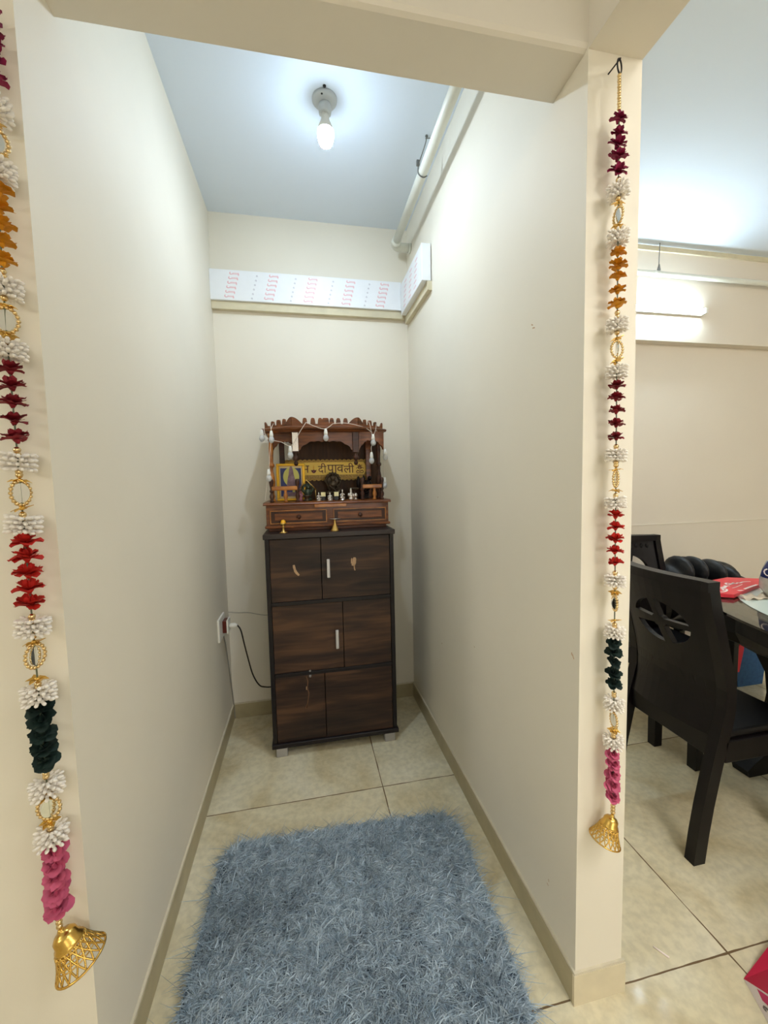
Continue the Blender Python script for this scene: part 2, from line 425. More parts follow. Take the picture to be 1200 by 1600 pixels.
# skirting
def skirting(name, a, bb, edge, label, m='base'):
    s = MB().m(0).box(a, bb)
    s.m(1).box((edge[0][0], edge[0][1], bb[2]), (edge[1][0], edge[1][1], bb[2]+.006))
    struct(name, s, [m, 'base_edge'], label, 'skirting')
skirting('baseboard_left', (0, 0, 0), (BT, D, BH), ((0, 0), (BT*.8, D)), 'beige tile skirting along the left alcove wall')
skirting('baseboard_right', (W-BT, 0, 0), (W, D, BH), ((W-BT*.8, 0), (W, D)), 'beige tile skirting along the right alcove wall')
skirting('baseboard_back', (BT, D-BT, 0), (W-BT, D, BH), ((BT, D-BT*.8), (W-BT, D)), 'beige tile skirting along the back wall')
skirting('baseboard_pillar', (W-BT, -BT, 0), (W+PW+BT, 0, BH), ((W-BT*.8, -BT*.8), (W+PW+BT*.8, 0)), 'pale tile skirting round the pillar foot', 'base_pillar')
skirting('baseboard_dining', (W+PW+.01, DY-BT, 0), (XR, DY, BH), ((W+PW+.01, DY-BT), (XR, DY)), 'tile skirting below the dining wall', 'base_pillar')
# small wall marks
def scuff(pts, plane_x):
    s = MB()
    for (y, z, l, a) in pts:
        p0 = Vector((plane_x, y, z)); dv = Vector((0, math.cos(a), math.sin(a)))*l
        s.stroke([p0, p0+dv*.5+Vector((0, .002, .001)), p0+dv], .003, (-1, 0, 0), .0005)
    return s
sc_ = []
for px, py in ((833,508),(836,512),(897,1030),(894,1024),(858,1378),(857,1384),(684,778),(742,1012),(690,1005)):
    d = F_+R_*((px-600)/FPX)-U_*((py-800)/FPX); t = (W-CAM.x)/d.x; p = CAM+d*t
    sc_.append((p.y, p.z, random.uniform(.006, .016), random.uniform(0, PI)))
for q in sc_: scuff([q], W).build('scuff_mark', 'peel', WR)
sc_ = MB()
for px, py, l in ((1006,1330,.012),(1000,1337,.006),(1064,1425,.008),(1035,1490,.03)):
    d = F_+R_*((px-600)/FPX)-U_*((py-800)/FPX); p = CAM+d*(-CAM.z/d.z)
    if l == .03:
        tag(MB().tube([p+Vector((-.012,.018,.003)), p+Vector((.008,-.014,.003))], .0022, 6).build('paper_scrap', 'white_ink'), 'tiny white paper scrap on the floor beside the pillar', 'scrap')

# ------------------------------------------------------------------ alcove ceiling lamp
bx, by = .567, .80
t = thing('bulb_holder', 'white bulb holder with glowing bulb on alcove ceiling', 'ceiling lamp', (bx, by, H))
b = MB(); b.lathe([(.046,0),(.046,-.006),(.04,-.014),(.03,-.018),(.024,-.02)], (bx,by,H), 28); b.build('ceiling_rose', 'holder', t)
MB().lathe([(.022,-.018),(.024,-.03),(.0225,-.05),(.020,-.052)], (bx,by,H), 24).build('socket', 'holder', t)
MB().lathe([(.013,-.045),(.0135,-.066),(.018,-.080),(.027,-.098),(.031,-.110),(.030,-.112)], (bx,by,H), 24).build('bulb_neck', 'white_plastic', t)
b = MB().m(1).lathe([(.029,-.110),(.0305,-.118),(.030,-.134),(.0265,-.148),(.021,-.158)], (bx,by,H), 28); b.m(0).lathe([(.021,-.158),(.016,-.162),(.009,-.1652),(.001,-.1665)], (bx,by,H), 28); b.build('bulb', ['lit_bulb','lit_bulb_side'], t)
s = MB(); s.ell((bx-.012, by-.036, H-.014), (.004,.004,.002)); s.build('screw', 'darkmetal', t)
tag(MB().lathe([(.006,0),(.006,-.002),(.003,-.004)], (.564,.748,H), 12).build('ceiling_screw', 'darkmetal'), 'small dark screw in the ceiling before the lamp holder', 'screw')

# ------------------------------------------------------------------ pipes
px_, pz_, pr_ = .973, 2.607, .0195
t = thing('conduit_pipe', 'white plastic pipe hung along the right alcove wall', 'pipe', (px_, .8, pz_))
MB().cyl((px_, YB-.0, pz_), (px_, 1.40, pz_), pr_, n=20).build('pipe', 'pvc', t)
e = [(px_,1.395,pz_)]+[(px_+.035*(1-math.cos(a)), 1.405+.035*math.sin(a), pz_) for a in [i*PI/12 for i in range(7)]]+[(W,1.44,pz_)]
b = MB().tube(e, pr_*1.18, 18); b.lathe([(pr_*1.3,0),(pr_*1.3,.03)], (px_,1.375,pz_), 18, (0,1,0)); b.build('elbow', 'pvc', t)
MB().lathe([(pr_*1.25,0),(pr_*1.25,.012)], (W-.012,1.44,pz_), 18, (1,0,0)).build('wall_collar', 'pvc', t)
hy = .89
h = MB()
h.tube(smooth_path([(.99,hy,H),(.985,hy,H-.03),(.957,hy,pz_+.035),(.951,hy,pz_+.01),(.953,hy,pz_-.012),(.973,hy,pz_-.0225),(.99,hy,pz_-.014)]), .0022, 6)
h.tube([(1.01,hy+.01,H),(.985,hy,H-.012)], .0016, 6)
h.bbox((.944,hy-.006,pz_+.02),(.958,hy+.006,pz_+.042))
h.lathe([(.006,0),(.006,-.004)], (.99,hy,H), 10)
tag(h.build('pipe_hanger', 'steel_wire'), 'thin wire hook holding the alcove pipe under the ceiling', 'hanger')
dz = 2.568
t = thing('conduit_pipe', 'thin white pipe running along the dining room beam', 'pipe', (2.8, DY-.10, dz))
MB().cyl((W+PW, DY-.10, dz), (XR, DY-.10, dz), .0155, n=16).build('pipe', 'pvc', t)
MB().lathe([(.019,-.02),(.019,.02)], (2.62,DY-.10,dz), 16, (1,0,0)).build('coupling', 'pvc', t)
h = MB(); h.tube([(2.64,DY-.10,H),(2.637,DY-.10,dz+.06),(2.63,DY-.10,dz+.02)], .0025, 6)
h.prism([(0,0),(.02,0),(.012,.035)], (0,.01,0), (2.617,DY-.115,dz+.016))
tag(h.build('pipe_hanger', 'steel_wire'), 'wire hanger with dark clip on the dining room pipe', 'hanger')

# ------------------------------------------------------------------ tube light on the dining beam
ty = DY-.06
t = thing('tube_light', 'glowing white tube light on the dining room beam', 'lamp', (2.4, ty, 2.365))
MB().bbox((1.78,ty-.022,2.345),(3.0,ty,2.385),.004).build('batten', 'white_plastic', t)
MB().cyl((1.80,ty-.036,2.366),(2.985,ty-.036,2.366),.0135,n=14).build('tube', 'lit_tube', t)
MB().bbox((1.775,ty-.052,2.348),(1.80,ty-.0,2.384)).build('end_cap', 'white_plastic', t); MB().bbox((2.985,ty-.052,2.348),(3.005,ty-.0,2.384)).build('end_cap', 'white_plastic', t)

# ------------------------------------------------------------------ printed boards on the alcove walls
def stamp_col(s, g, x, z0, z1, y, n, sl):
    for i in range(n):
        z = z0+(z1-z0)*(i+.5)/n; xx = x+sl*(i-n/2)
        s.m(0)
        s.stroke([(xx-.022,y,z+.006),(xx-.026,y,z),(xx-.022,y,z-.005),(xx-.014,y,z-.005)], .003)
        w = [(xx-.012+.004*k, y, z-.005+(.008 if k % 2 else 0)) for k in range(9)]
        s.stroke(w, .003)
        s.stroke([(xx+.016,y,z-.005),(xx+.019,y,z-.010)], .003)
bz0, bz1, byf = 2.290, 2.443, D-.045
t = thing('printed_board', 'white board strip with red print across the back wall', 'board', (.5, D, bz0))
b = MB().m(0).bbox((0,byf,bz0),(W-.048,D,bz1),.002); b.build('board', 'board', t)
MB().bbox((0,D-.030,bz0-.040),(W-.02,D,bz0),.002).build('backing_strip', 'board_back', t)
s = MB()
for k, x in enumerate((.115,.315,.52,.725,.915)):
    stamp_col(s, None, x, bz0+.008, bz1-.006, byf, 6, .006)
s.m(1)
for x in (.225,.425,.625,.825):
    for i in range(6):
        z = bz0+.012+i*.023; xx = x+.006*(i-3)
        s.stroke([(xx-.004,byf,z),(xx+.001,byf,z+.007),(xx+.004,byf,z+.002),(xx,byf,z-.002)], .0025)
s.build('print', ['stamp','stamp_grey'], t)
t = thing('printed_board', 'short white board block high on the right alcove wall', 'board', (W, 1.3, 2.26))
x0, y0 = W-.050, 1.07
MB().bbox((x0,y0,2.262),(W-.004,D-.046,2.430),.003).build('board', 'board', t)
b = MB(); b.prism([(y0+.002,2.262),(D-.03,2.262),(D-.03,2.222),(y0+.002,2.222)], (.022,0,0), (W-.022,0,0), (0,1,0), (0,0,1)); b.build('backing_strip', 'board_back', t)
s = MB()
for y in (1.17,1.27,1.38):
    for i in range(6):
        z = 2.28+.023*i; yy = y-.006*(i-3)
        s.stroke([(x0,yy+.02-.005*k,z+(.007 if k % 2 else 0)) for k in range(9)], .003, (-1,0,0))
s.build('print', 'stamp', t)

# ------------------------------------------------------------------ wall socket, plug and cord
t = thing('wall_socket', 'white switch plate with brown adapter low on left wall', 'socket', (0, 1.29, .60))
MB().bbox((0,1.23,.555),(.010,1.37,.668),.003).build('switch_plate', 'white_plastic', t)
MB().bbox((.010,1.30,.578),(.030,1.36,.640),.003).build('adapter', 'brownred', t)
MB().bbox((.030,1.296,.574),(.038,1.364,.644),.003).build('adapter_face', 'white_plastic', t)
t = thing('power_plug', 'white plug with black brown cord running behind the cabinet', 'plug', (.038, 1.33, .61))
MB().lathe([(.006,0),(.012,.004),(.0125,.028),(.008,.036),(.004,.04)], (.038,1.33,.606), 14, (1,0,0)).build('plug_body', 'white_plastic', t)
MB().tube(smooth_path([(.076,1.33,.606),(.092,1.335,.575),(.105,1.34,.50),(.118,1.35,.42),(.138,1.36,.32),(.165,1.38,.25),(.19,1.42,.215),(.225,1.465,.19),(.27,1.485,.20),(.32,1.49,.24)]), .0036, 8).build('cord', 'cordblack', t)
tag(MB().tube(smooth_path([(.004,1.505,.625),(.05,1.519,.612),(.11,1.521,.607),(.2,1.521,.585),(.30,1.521,.59)]), .0016, 6).build('thin_wire', 'cordgrey'), 'thin grey wire across the back wall above the plug', 'wire')
tag(MB().tube(smooth_path([(.006,1.33,.56),(.006,1.38,.48),(.005,1.44,.33),(.005,1.49,.18),(.006,1.513,.09),(.010,1.514,.005)]), .0032, 6).build('wall_cable', 'cordgrey'), 'grey cable running down the back left corner below the socket', 'cable')

# ------------------------------------------------------------------ cabinet
CX0, CX1, CY0, CY1, CZ = .249, .867, 1.13, 1.46, 1.092
t = thing('storage_cabinet', 'dark walnut three tier cabinet with mismatched doors in the alcove', 'cabinet', (.558, 1.3, 0))
MB().bbox((CX0-.006,CY0-.012,CZ-.024),(CX1+.006,CY1,CZ),.003).build('top_panel', ['cab_top'], t)
b = MB()
for x0, x1 in ((CX0,CX0+.020),(CX1-.020,CX1)): b.bbox((x0,CY0,.045),(x1,CY1,CZ-.024),.002)
for z in (.754,.402): b.bbox((CX0+.02,CY0-.001,z-.009),(CX1-.02,CY1,z+.009),.002)
b.bbox((CX0-.006,CY0-.010,.042),(CX1+.006,CY1,.064),.003)
b.box((CX0+.02,CY1-.012,.06),(CX1-.02,CY1,CZ-.024))
b.build('body', 'cab_frame', t)
def door(x0, x1, z0, z1, rot=0):
    o = MB().bbox((x0,CY0+.004,z0),(x1,CY0+.020,z1),.0015).build('door', 'doors', t)
    return o
def handle(dr, x, z0, z1):
    h = MB(); h.bbox((x-.0075,CY0-.022,z0),(x+.0075,CY0-.014,z1),.003)
    for z in (z0+.012,z1-.012): h.cyl((x,CY0-.016,z),(x,CY0+.005,z),.004,n=8)
    tag(h.build('handle', 'aluminium', dr), 'slim silver bar handle')
def peel(dr, pts, w, m='peel'):
    s = MB(); P = smooth_path([(x,CY0+.004,z) for x, z in pts], 5); nv = Vector((0,-1,0))
    L = []; R = []
    for i, p in enumerate(P):
        d = (P[min(i+1,len(P)-1)]-P[max(i-1,0)]).normalized(); q = d.cross(nv)
        ww = w*(.5+.5*math.sin(PI*(.12+.8*i/len(P))))*random.uniform(.8,1.1)
        L.append(p+q*ww/2+nv*.0008); R.append(p-q*ww/2+nv*.0008)
    s.strip(L, R); s.build('peeled_patch', m, dr)
xi0, xi1 = CX0+.021, CX1-.021
d1 = door(xi0,.507,.764,CZ-.027); d2 = door(.510,xi1,.764,CZ-.027)
d3 = door(xi0,.604,.412,.744); d4 = door(.607,xi1,.412,.744)
d5 = door(xi0,.506,.064,.392); d6 = door(.509,xi1,.064,.392)
handle(d2,.541,.872,.963); handle(d3,.573,.518,.612)
peel(d1,[(.379,.940),(.381,.925),(.388,.905),(.402,.888)],.013)
peel(d2,[(.671,.960),(.668,.935),(.662,.918)],.020); peel(d2,[(.668,.925),(.669,.905),(.672,.895)],.006); peel(d2,[(.657,.957),(.655,.93)],.006)
peel(d5,[(.418,.385),(.424,.36),(.421,.325),(.427,.30),(.422,.262),(.416,.235),(.414,.222)],.006,'peel_dark')
peel(d5,[(.418,.335),(.419,.318)],.008); peel(d5,[(.418,.245),(.410,.222)],.010,'peel_dark')
h = MB(); h.ell((.437,CY0-.004,.415),(.006,.004,.005)); h.lathe([(.006,0),(.006,.01)],(.437,CY0-.006,.388),10,(0,1,0)); h.build('lock', 'hinge', d5)
for x0, y0 in ((.262,CY0-.009),(.800,CY0-.009),(.262,CY1-.06),(.800,CY1-.06)):
    MB().bbox((x0,y0,0),(x0+.054,y0+.05,.043),.003).build('foot', 'grey_foot', t)

# ------------------------------------------------------------------ home temple on the cabinet
T = thing('home_temple', 'carved brown wooden home temple standing on the cabinet', 'temple', (.558, 1.36, CZ))
MY = 1.225                       # front of its base
TX0, TX1 = .250, .868
TZ = 1.236                       # its shelf
b = MB()
b.bbox((TX0+.012,MY+.02,CZ),(TX1-.012,1.50,1.112),.002)                 # recessed plinth
b.bbox((TX0-.004,MY-.010,1.108),(TX1+.004,1.505,1.122),.005)            # lower moulding
b.bbox((TX0+.004,MY,1.120),(TX1-.004,1.50,1.222),.002)
b.build('base', 'mandir_wood', T)
prof = [(-.012,1.2225),(-.014,1.2265),(-.010,1.231),(-.002,1.234),(.004,TZ),(.29,TZ),(.29,1.2225)]
b = MB().prism(prof, (TX1-TX0+.016,0,0), (TX0-.008,MY,0), (0,1,0), (0,0,1)); b.build('shelf', 'mandir_wood', T)
tag(MB().bbox((.488,MY-.019,1.207),(.648,MY-.011,1.222),.002).build('name_plate', 'mandir_gold', T), 'plain golden wooden strip')
for x0, x1 in ((.272,.548),(.580,.850)):
    z0, z1 = 1.130, 1.197
    dr = MB().bbox((x0,MY-.004,z0),(x1,MY+.004,z1),.001).build('drawer', 'mandir_dark', T)
    MB().bbox((x0+.022,MY-.007,z0+.016),(x1-.022,MY-.002,z1-.016),.002).build('drawer_panel', 'mandir_wood', dr)
    e = MB()
    for a, c in (((x0,z0),(x1,z0+.005)),((x0,z1-.005),(x1,z1)),((x0,z0+.005),(x0+.005,z1-.005)),((x1-.005,z0+.005),(x1,z1-.005))):
        e.bbox((a[0],MY-.008,a[1]),(c[0],MY-.003,c[1]),.001)
    e.build('drawer_moulding', 'mandir_gold', dr)
    xm = (x0+x1)/2; MB().lathe([(.004,0),(.004,.008),(.009,.012),(.011,.018),(.009,.024),(.002,.027)],(xm,MY-.006,(z0+z1)/2),16,(0,-1,0)).build('knob', 'mandir_dark', dr)
# turned columns
def turned(h, r): # generic baluster profile
    q = [(1,0),(1,.03),(.6,.05),(.9,.08),(.6,.11),(.55,.15),(.95,.24),(1.05,.30),(.8,.38),(.5,.45),(.5,.50),(.95,.52),(.95,.55),(.55,.57),(.62,.66),(.8,.76),(.62,.84),(.55,.88),(.95,.91),(.6,.93),(1,.96),(1,1)]
    return [(r*a, h*z) for a, z in q]
RZ = 1.580                       # roof underside
for x in (.283, .835):
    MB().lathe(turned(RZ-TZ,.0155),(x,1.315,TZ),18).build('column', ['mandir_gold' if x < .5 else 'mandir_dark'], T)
for x in (.33, .80):             # flat rear stiles
    MB().bbox((x-.014,1.44,TZ),(x+.014,1.455,RZ),.002).build('stile', 'mandir_wood' if x > .5 else 'mandir_dark', T)
# back panel with open shoulder at the left
poly = [(.33,TZ),(.875,TZ),(.875,RZ),(.385,RZ),(.385,1.455),(.33,1.455)]
MB().prism(poly, (0,.010,0), (0,1.478,0)).build('back_panel', 'mandir_back', T)
# roof: three-sided bay plan
P0, P1, P2, P3 = Vector((.258,1.335,0)), Vector((.392,1.235,0)), Vector((.718,1.235,0)), Vector((.862,1.335,0))
def ring(off, z):
    return [(P0.x-off,P0.y-off*.5,z),(P1.x-off*.4,P1.y-off,z),(P2.x+off*.4,P2.y-off,z),(P3.x+off,P3.y-off*.5,z),(P3.x+off,1.49,z),(P0.x-off,1.49,z)]
b = MB(); lv = [ring(-.004,RZ),ring(.004,RZ+.004),ring(.010,RZ+.010),ring(.020,RZ+.014),ring(.022,RZ+.022),ring(.016,RZ+.027)]
vs = [p for r in lv for p in r]; n = 6; fs = [tuple(range(n))[::-1], tuple(range((len(lv)-1)*n, len(lv)*n))]
for i in range(len(lv)-1):
    for k in range(n): fs.append((i*n+k, i*n+(k+1) % n, (i+1)*n+(k+1) % n, (i+1)*n+k))
b.add(vs, fs); b.build('roof', 'mandir_wood', T)
def crest(A, B, bumps, th=.009):
    L = (B-A).length; d = (B-A)/L; nrm = Vector((d.y,-d.x,0))
    N = max(60, int(L/.0012)); hs = []
    for i in range(N+1):
        s_ = L*i/N; h = .013
        for c, w, hh, p in bumps:
            q = abs(s_-c*L)/w
            if q < 1: h = max(h, .013+(hh-.013)*(1-q**p)**(1/ (1.6 if p > 2 else .9)))
        hs.append((s_, h))
    poly = [(0,0)]+hs+[(L,0)]
    O = Vector((A.x,A.y,RZ+.026))+nrm*.004
    o = MB(); F = []
    for k, off in enumerate((0, th)):
        for s_, h in hs:
            p = O+d*s_-nrm*off; F.append(p); F.append(p+Vector((0,0,h)))
    n = 2*len(hs); fs = []
    for i in range(len(hs)-1):
        a = 2*i
        fs.append((a,a+2,a+3,a+1)); fs.append((n+a,n+a+1,n+a+3,n+a+2)); fs.append((a+1,a+3,n+a+3,n+a+1))
    fs.append((0,1,n+1,n)); fs.append((n-2,2*n-2,2*n-1,n-1))
    o.add(F, fs, False); return o
lw = (P1-P0).length
wb = [(.02,.013,.034,1.2),(.30,.0105,.034,4),(.52,.012,.038,6),(.73,.0105,.040,4),(1.0,.036,.046,2)]
b = crest(P0,P1,wb); b.build('crest', 'mandir_wood', T)
cb = [(0,.05,.046,2)]+[(f,.012,.042,4) for f in (.195,.315,.425)]+[(.505,.018,.042,8)]+[(f,.012,.042,4) for f in (.60,.70,.81)]+[(1,.05,.046,2)]
crest(P1,P2,cb).build('crest', 'mandir_wood', T)
crest(P2,P3,[(1-c,w,h,p) for c, w, h, p in wb]).build('crest', 'mandir_wood', T)
# hanging posts with finials
for x, y in ((P1.x+.014,P1.y+.018),(P2.x-.012,P2.y+.018)):
    o = MB().bbox((x-.016,y-.014,1.478),(x+.016,y+.014,RZ+.002),.002).build('hanging_post', 'mandir_dark', T)
    MB().lathe([(.010,0),(.010,-.006),(.007,-.010),(.013,-.018),(.015,-.026),(.012,-.034),(.006,-.040),(.010,-.046),(.011,-.054),(.006,-.062),(.002,-.064)],(x,y,1.478),14).build('finial', 'mandir_dark', o)
    if x < .5:
        s = MB(); s.bbox((x-.0145,y-.0165,1.486),(x+.0145,y-.0142,RZ-.002),.0008)
        tag(s.build('foil_strip', 'silver', o), 'shiny silver strip on post face')
# scalloped arches between the posts
def arch(A, B, rise, ends, n=40, label=None):
    A = Vector(A); B = Vector(B); L = (B-A).length; d = (B-A)/L; nr = Vector((d.y,-d.x,0))
    low = []
    for i in range(n+1):
        u = i/n; k = abs(2*u-1)
        a = rise if k < ends else rise-(rise-1.492)*min(1,((k-ends)/(1-ends))**1.6*1.0)
        a += .0055*abs(math.sin(u*PI*7))
        if k > .93: a = min(a, 1.494)
        low.append((L*u, a))
    poly = low+[(L,RZ+.002),(0,RZ+.002)]
    MB().prism(poly, nr*-.010, A+nr*.004).build('arch_panel', 'mandir_wood', T)
arch((P1.x+.03,P1.y+.018,0),(P2.x-.028,P2.y+.018,0),1.532,.45)
arch((P0.x+.032,P0.y-.014,0),(P1.x-.002,P1.y+.016,0),1.536,.25,26)
arch((P2.x+.004,P2.y+.016,0),(P3.x-.034,P3.y-.014,0),1.536,.25,26)
# railings
for xs, sgn in (((.283,.408),1),((.735,.838),-1)):
    xa, xb = xs
    rl = MB().bbox((xa,MY+.019,1.294),(xb,MY+.039,1.315),.005).build('railing', 'mandir_gold', T)
    yc = MY+.029
    pp = [(.9,0),(.9,.06),(.55,.09),(.95,.2),(1,.28),(.7,.36),(.55,.42),(.9,.45),(.9,.5),(.6,.55),(.75,.72),(1,.84),(1,.93),(.7,1)]
    for x in (xa, xb):
        MB().lathe([(.0115*a,.114*z) for a, z in pp],(x,yc,TZ),14).build('railing_post', 'mandir_dark', rl)
    for x in ((xa*.5+xb*.5+.004,) if sgn > 0 else (xa*.5+xb*.5+.012,)):
        MB().lathe([(.010*a,.062*z) for a, z in [(1,0),(1,.1),(.55,.18),(1.05,.4),(1.05,.55),(.6,.75),(.8,.9),(.8,1)]],(x,yc,TZ),14).build('baluster', 'mandir_gold', rl)

# gold lace banner with greeting
t = thing('greeting_banner', 'yellow festival banner with dark lettering inside the temple', 'banner', (.55, 1.465, 1.40))
yb_ = 1.466
def scallop(x0, x1, zt, zb, r):
    poly = []; n = round((x1-x0)/(2*r)); r = (x1-x0)/(2*n)
    for i in range(n):
        for k in range(9):
            a = PI-PI*k/8; poly.append((x0+r*(2*i+1)+r*math.cos(a), zt+r*.9*math.sin(a)))
    for i in reversed(range(n)):
        for k in range(9):
            a = -PI*k/8; poly.append((x0+r*(2*i+1)+r*math.cos(a), zb+r*.9*math.sin(a)))
    return poly, n, r
bx0, bx1 = .318, .800
poly, n, r = scallop(bx0, bx1, 1.446, 1.350, .0118)
MB().prism(poly, (0,.002,0), (0,yb_,0)).build('lace_strip', 'lace', t)
s = MB()
for zc, sg in ((1.446,1),(1.350,-1)):
    for i in range(n):
        for rr in (.95,.55):
            s.tube([(bx0+r*(2*i+1)+r*rr*math.cos(PI*k/8), yb_-.001, zc+sg*r*.9*rr*math.sin(PI*k/8)) for k in range(9)], .0011, 5)
    s.tube([(bx0,yb_-.001,zc),(bx1,yb_-.001,zc)], .0011, 5)
s.build('lace_trim', 'lace_edge', t)
a, c = at(440,721,yb_), at(566,739,yb_)
zt_, zb_ = 1.441, 1.371
xr_ = at(574,730,yb_).x
MB().prism([(bx0+.004,zb_),(xr_-.022,zb_),(xr_,(zt_+zb_)/2),(xr_-.022,zt_),(bx0+.004,zt_)], (0,.003,0), (0,yb_-.004,0)).build('card', 'banner', t)
s = MB(); g_y = yb_-.0048
def put(txt, px, hgt, zc=None):
    vs, fs = glyph(txt); zc = (zt_+zb_)/2-.001 if zc is None else zc
    x0 = min(v.x for v in vs); x1 = max(v.x for v in vs); y0 = min(v.y for v in vs); y1 = max(v.y for v in vs)
    k = hgt/(y1-y0); cx = at(px,730,yb_).x
    s.add([(cx+(v.x-(x0+x1)/2)*k, g_y, zc+(v.y-(y0+y1)/2)*k) for v in vs], fs, False)
put('भ', 477, .040); put('दी', 503.5, .056, (zt_+zb_)/2+.002); put('पा', 519, .042); put('व', 531.5, .042); put('ली', 545, .056, (zt_+zb_)/2+.002)
s.build('lettering', 'maroon_ink', t)
s = MB(); lx = at(490,730,yb_).x; zc = (zt_+zb_)/2
s.m(0).prism([(lx-.016,zc-.006),(lx-.009,zc-.008),(lx,zc-.005),(lx+.009,zc-.008),(lx+.016,zc-.006),(lx+.010,zc-.019),(lx+.004,zc-.024),(lx-.004,zc-.024),(lx-.010,zc-.019)], (0,.0006,0), (0,g_y-.0006,0))
s.m(1).prism([(lx-.0035,zc-.003),(lx,zc-.006),(lx+.0035,zc-.003),(lx+.003,zc+.008),(lx,zc+.022),(lx-.003,zc+.008)], (0,.0006,0), (0,g_y-.0006,0))
s.m(2).prism([(lx+.003*math.cos(i*PI/4), zc-.015+.004*math.sin(i*PI/4)) for i in range(8)], (0,.0006,0), (0,g_y-.0014,0))
s.build('oil_lamp_motif', ['maroon_ink','ghee','idol_pink'], t)
s = MB(); ex = at(562,730,yb_).x                      # ornament at the banner's end
for k in range(5):
    a = PI*k/4; s.stroke([(ex+.006*math.cos(a),g_y,zc-.004+.006*math.sin(a)),(ex+.012*math.cos(a+.25),g_y,zc+.006+.016*math.sin(a)),(ex+.020*math.cos(a),g_y,zc-.002+.024*math.sin(a))], .004)
s.stroke([(ex-.021,g_y,zc-.022),(ex-.014,g_y,zc-.012),(ex,g_y,zc-.018),(ex+.014,g_y,zc-.012),(ex+.021,g_y,zc-.022)], .005)
s.stroke([(ex-.02,g_y,zc-.027),(ex+.02,g_y,zc-.027)], .004)
s.stroke([(ex+.007*math.cos(i*PI/6),g_y,zc+.004+.010*math.sin(i*PI/6)) for i in range(13)], .0035)
s.build('ornament', 'maroon_ink', t)

# framed picture leaning at the left
fy = 1.36
c0, c1 = at(431,783,fy), at(476.5,724,fy)
fx0, fx1, fz0, fz1 = .3015, .4485, TZ+.001, 1.4315
t = thing('framed_picture', 'gold framed deity picture with blue ground inside the temple', 'picture', ((fx0+fx1)/2, fy, TZ))
fr = MB()
for a, c in (((fx0,fz0),(fx1,fz0+.013)),((fx0,fz1-.013),(fx1,fz1)),((fx0,fz0+.0125),(fx0+.015,fz1-.0125)),((fx1-.015,fz0+.0125),(fx1,fz1-.0125))):
    fr.bbox((a[0],fy-.008,a[1]),(c[0],fy+.006,c[1]),.003)
fr.build('frame', 'frame_gold', t)
MB().box((fx0+.012,fy,fz0+.011),(fx1-.012,fy+.004,fz1-.011)).build('mount', 'matboard', t)
MB().box((fx0+.021,fy-.001,fz0+.024),(fx1-.021,fy+.001,fz1-.024)).build('picture_ground', 'pic_blue', t)
fcx = (fx0+fx1)/2+.002; s = MB()
s.m(0).prism([(fcx+.041*math.cos(i*PI/16), 1.362+.050*math.sin(i*PI/16)) for i in range(32)], (0,.0006,0), (0,fy-.0018,0))
s.m(0).prism([(fcx+.004,1.315),(fcx+.018,1.315),(fcx+.016,1.275),(fcx+.004,1.275)], (0,.0006,0), (0,fy-.0018,0))
s.m(1).prism([(fcx-.026,1.30),(fcx+.026,1.30),(fcx+.020,1.345),(fcx+.013,1.375),(fcx+.010,1.40),(fcx+.004,1.416),(fcx-.004,1.416),(fcx-.010,1.40),(fcx-.013,1.375),(fcx-.020,1.345)], (0,.0006,0), (0,fy-.0026,0))
s.m(1).prism([(fcx-.045,1.262),(fcx+.045,1.262),(fcx+.04,1.28),(fcx-.04,1.285)], (0,.0006,0), (0,fy-.0026,0))
s.build('painted_figure', ['pic_yellow','pic_mauve'], t)

# idols and lamps on the temple shelf
def idol(mb, x, y, h, w, kind='seated'):
    """x,y base centre on the shelf; h height; w half width"""
    z = TZ
    E = lambda cx, cz, rx, rz, dy=0, ry=None: mb.ell((x+cx*w, y+dy*w, z+cz*h), (rx*w, (ry if ry else rx)*w*.8, rz*h), 12, 8)
    Tb = lambda pts, r: mb.tube([(x+a*w, y+c*w, z+b_*h) for a, b_, c in pts], [q*w for q in r] if isinstance(r, list) else r*w, 8)
    mb.lathe([(w*.82,0),(w*.86,h*.04),(w*.7,h*.08),(w*.74,h*.14),(w*.84,h*.17),(w*.5,h*.19)],(x,y,z),16)
    E(0,.24,.62,.07); E(-.45,.24,.34,.06,-.25); E(.45,.24,.34,.06,-.25)
    E(0,.40,.34,.16); E(0,.50,.42,.08)
    E(0,.66,.22,.085,-.05); mb.lathe([(w*.24,0),(w*.22,h*.05),(w*.12,h*.11),(w*.03,h*.16)],(x,y,z+.72*h),12)
    if kind == 'four':
        Tb([(-.34,.52,0),(-.66,.47,-.1),(-.86,.60,-.15)],[.14,.11,.09]); Tb([(.34,.52,0),(.66,.47,-.1),(.86,.60,-.15)],[.14,.11,.09])
        E(-.88,.64,.11,.045); E(.88,.64,.11,.045)
    Tb([(-.36,.52,0),(-.60,.40,-.25),(-.36,.31,-.6)],[.15,.12,.10]); Tb([(.36,.52,0),(.60,.40,-.25),(.30,.36,-.6)],[.15,.12,.10])
    Tb([(-.2,.26,-.3),(.1,.23,-.6),(.42,.24,-.45)],[.16,.14,.10])
    return mb
def idol_obj(name, label, px, y, h, w, matn, kind='seated', vox=.0016, extra=None, group=None):
    x = at(px, 772, y).x
    b = idol(MB(), x, y, h, w, kind)
    if extra: extra(b, x, y)
    r = remeshed(b, vox)
    t = thing(name, label, 'idol', (x, y, TZ), 0, 'silver idols in the temple' if name == 'silver_idol' else None); r.build('figure', matn, t); return t, x
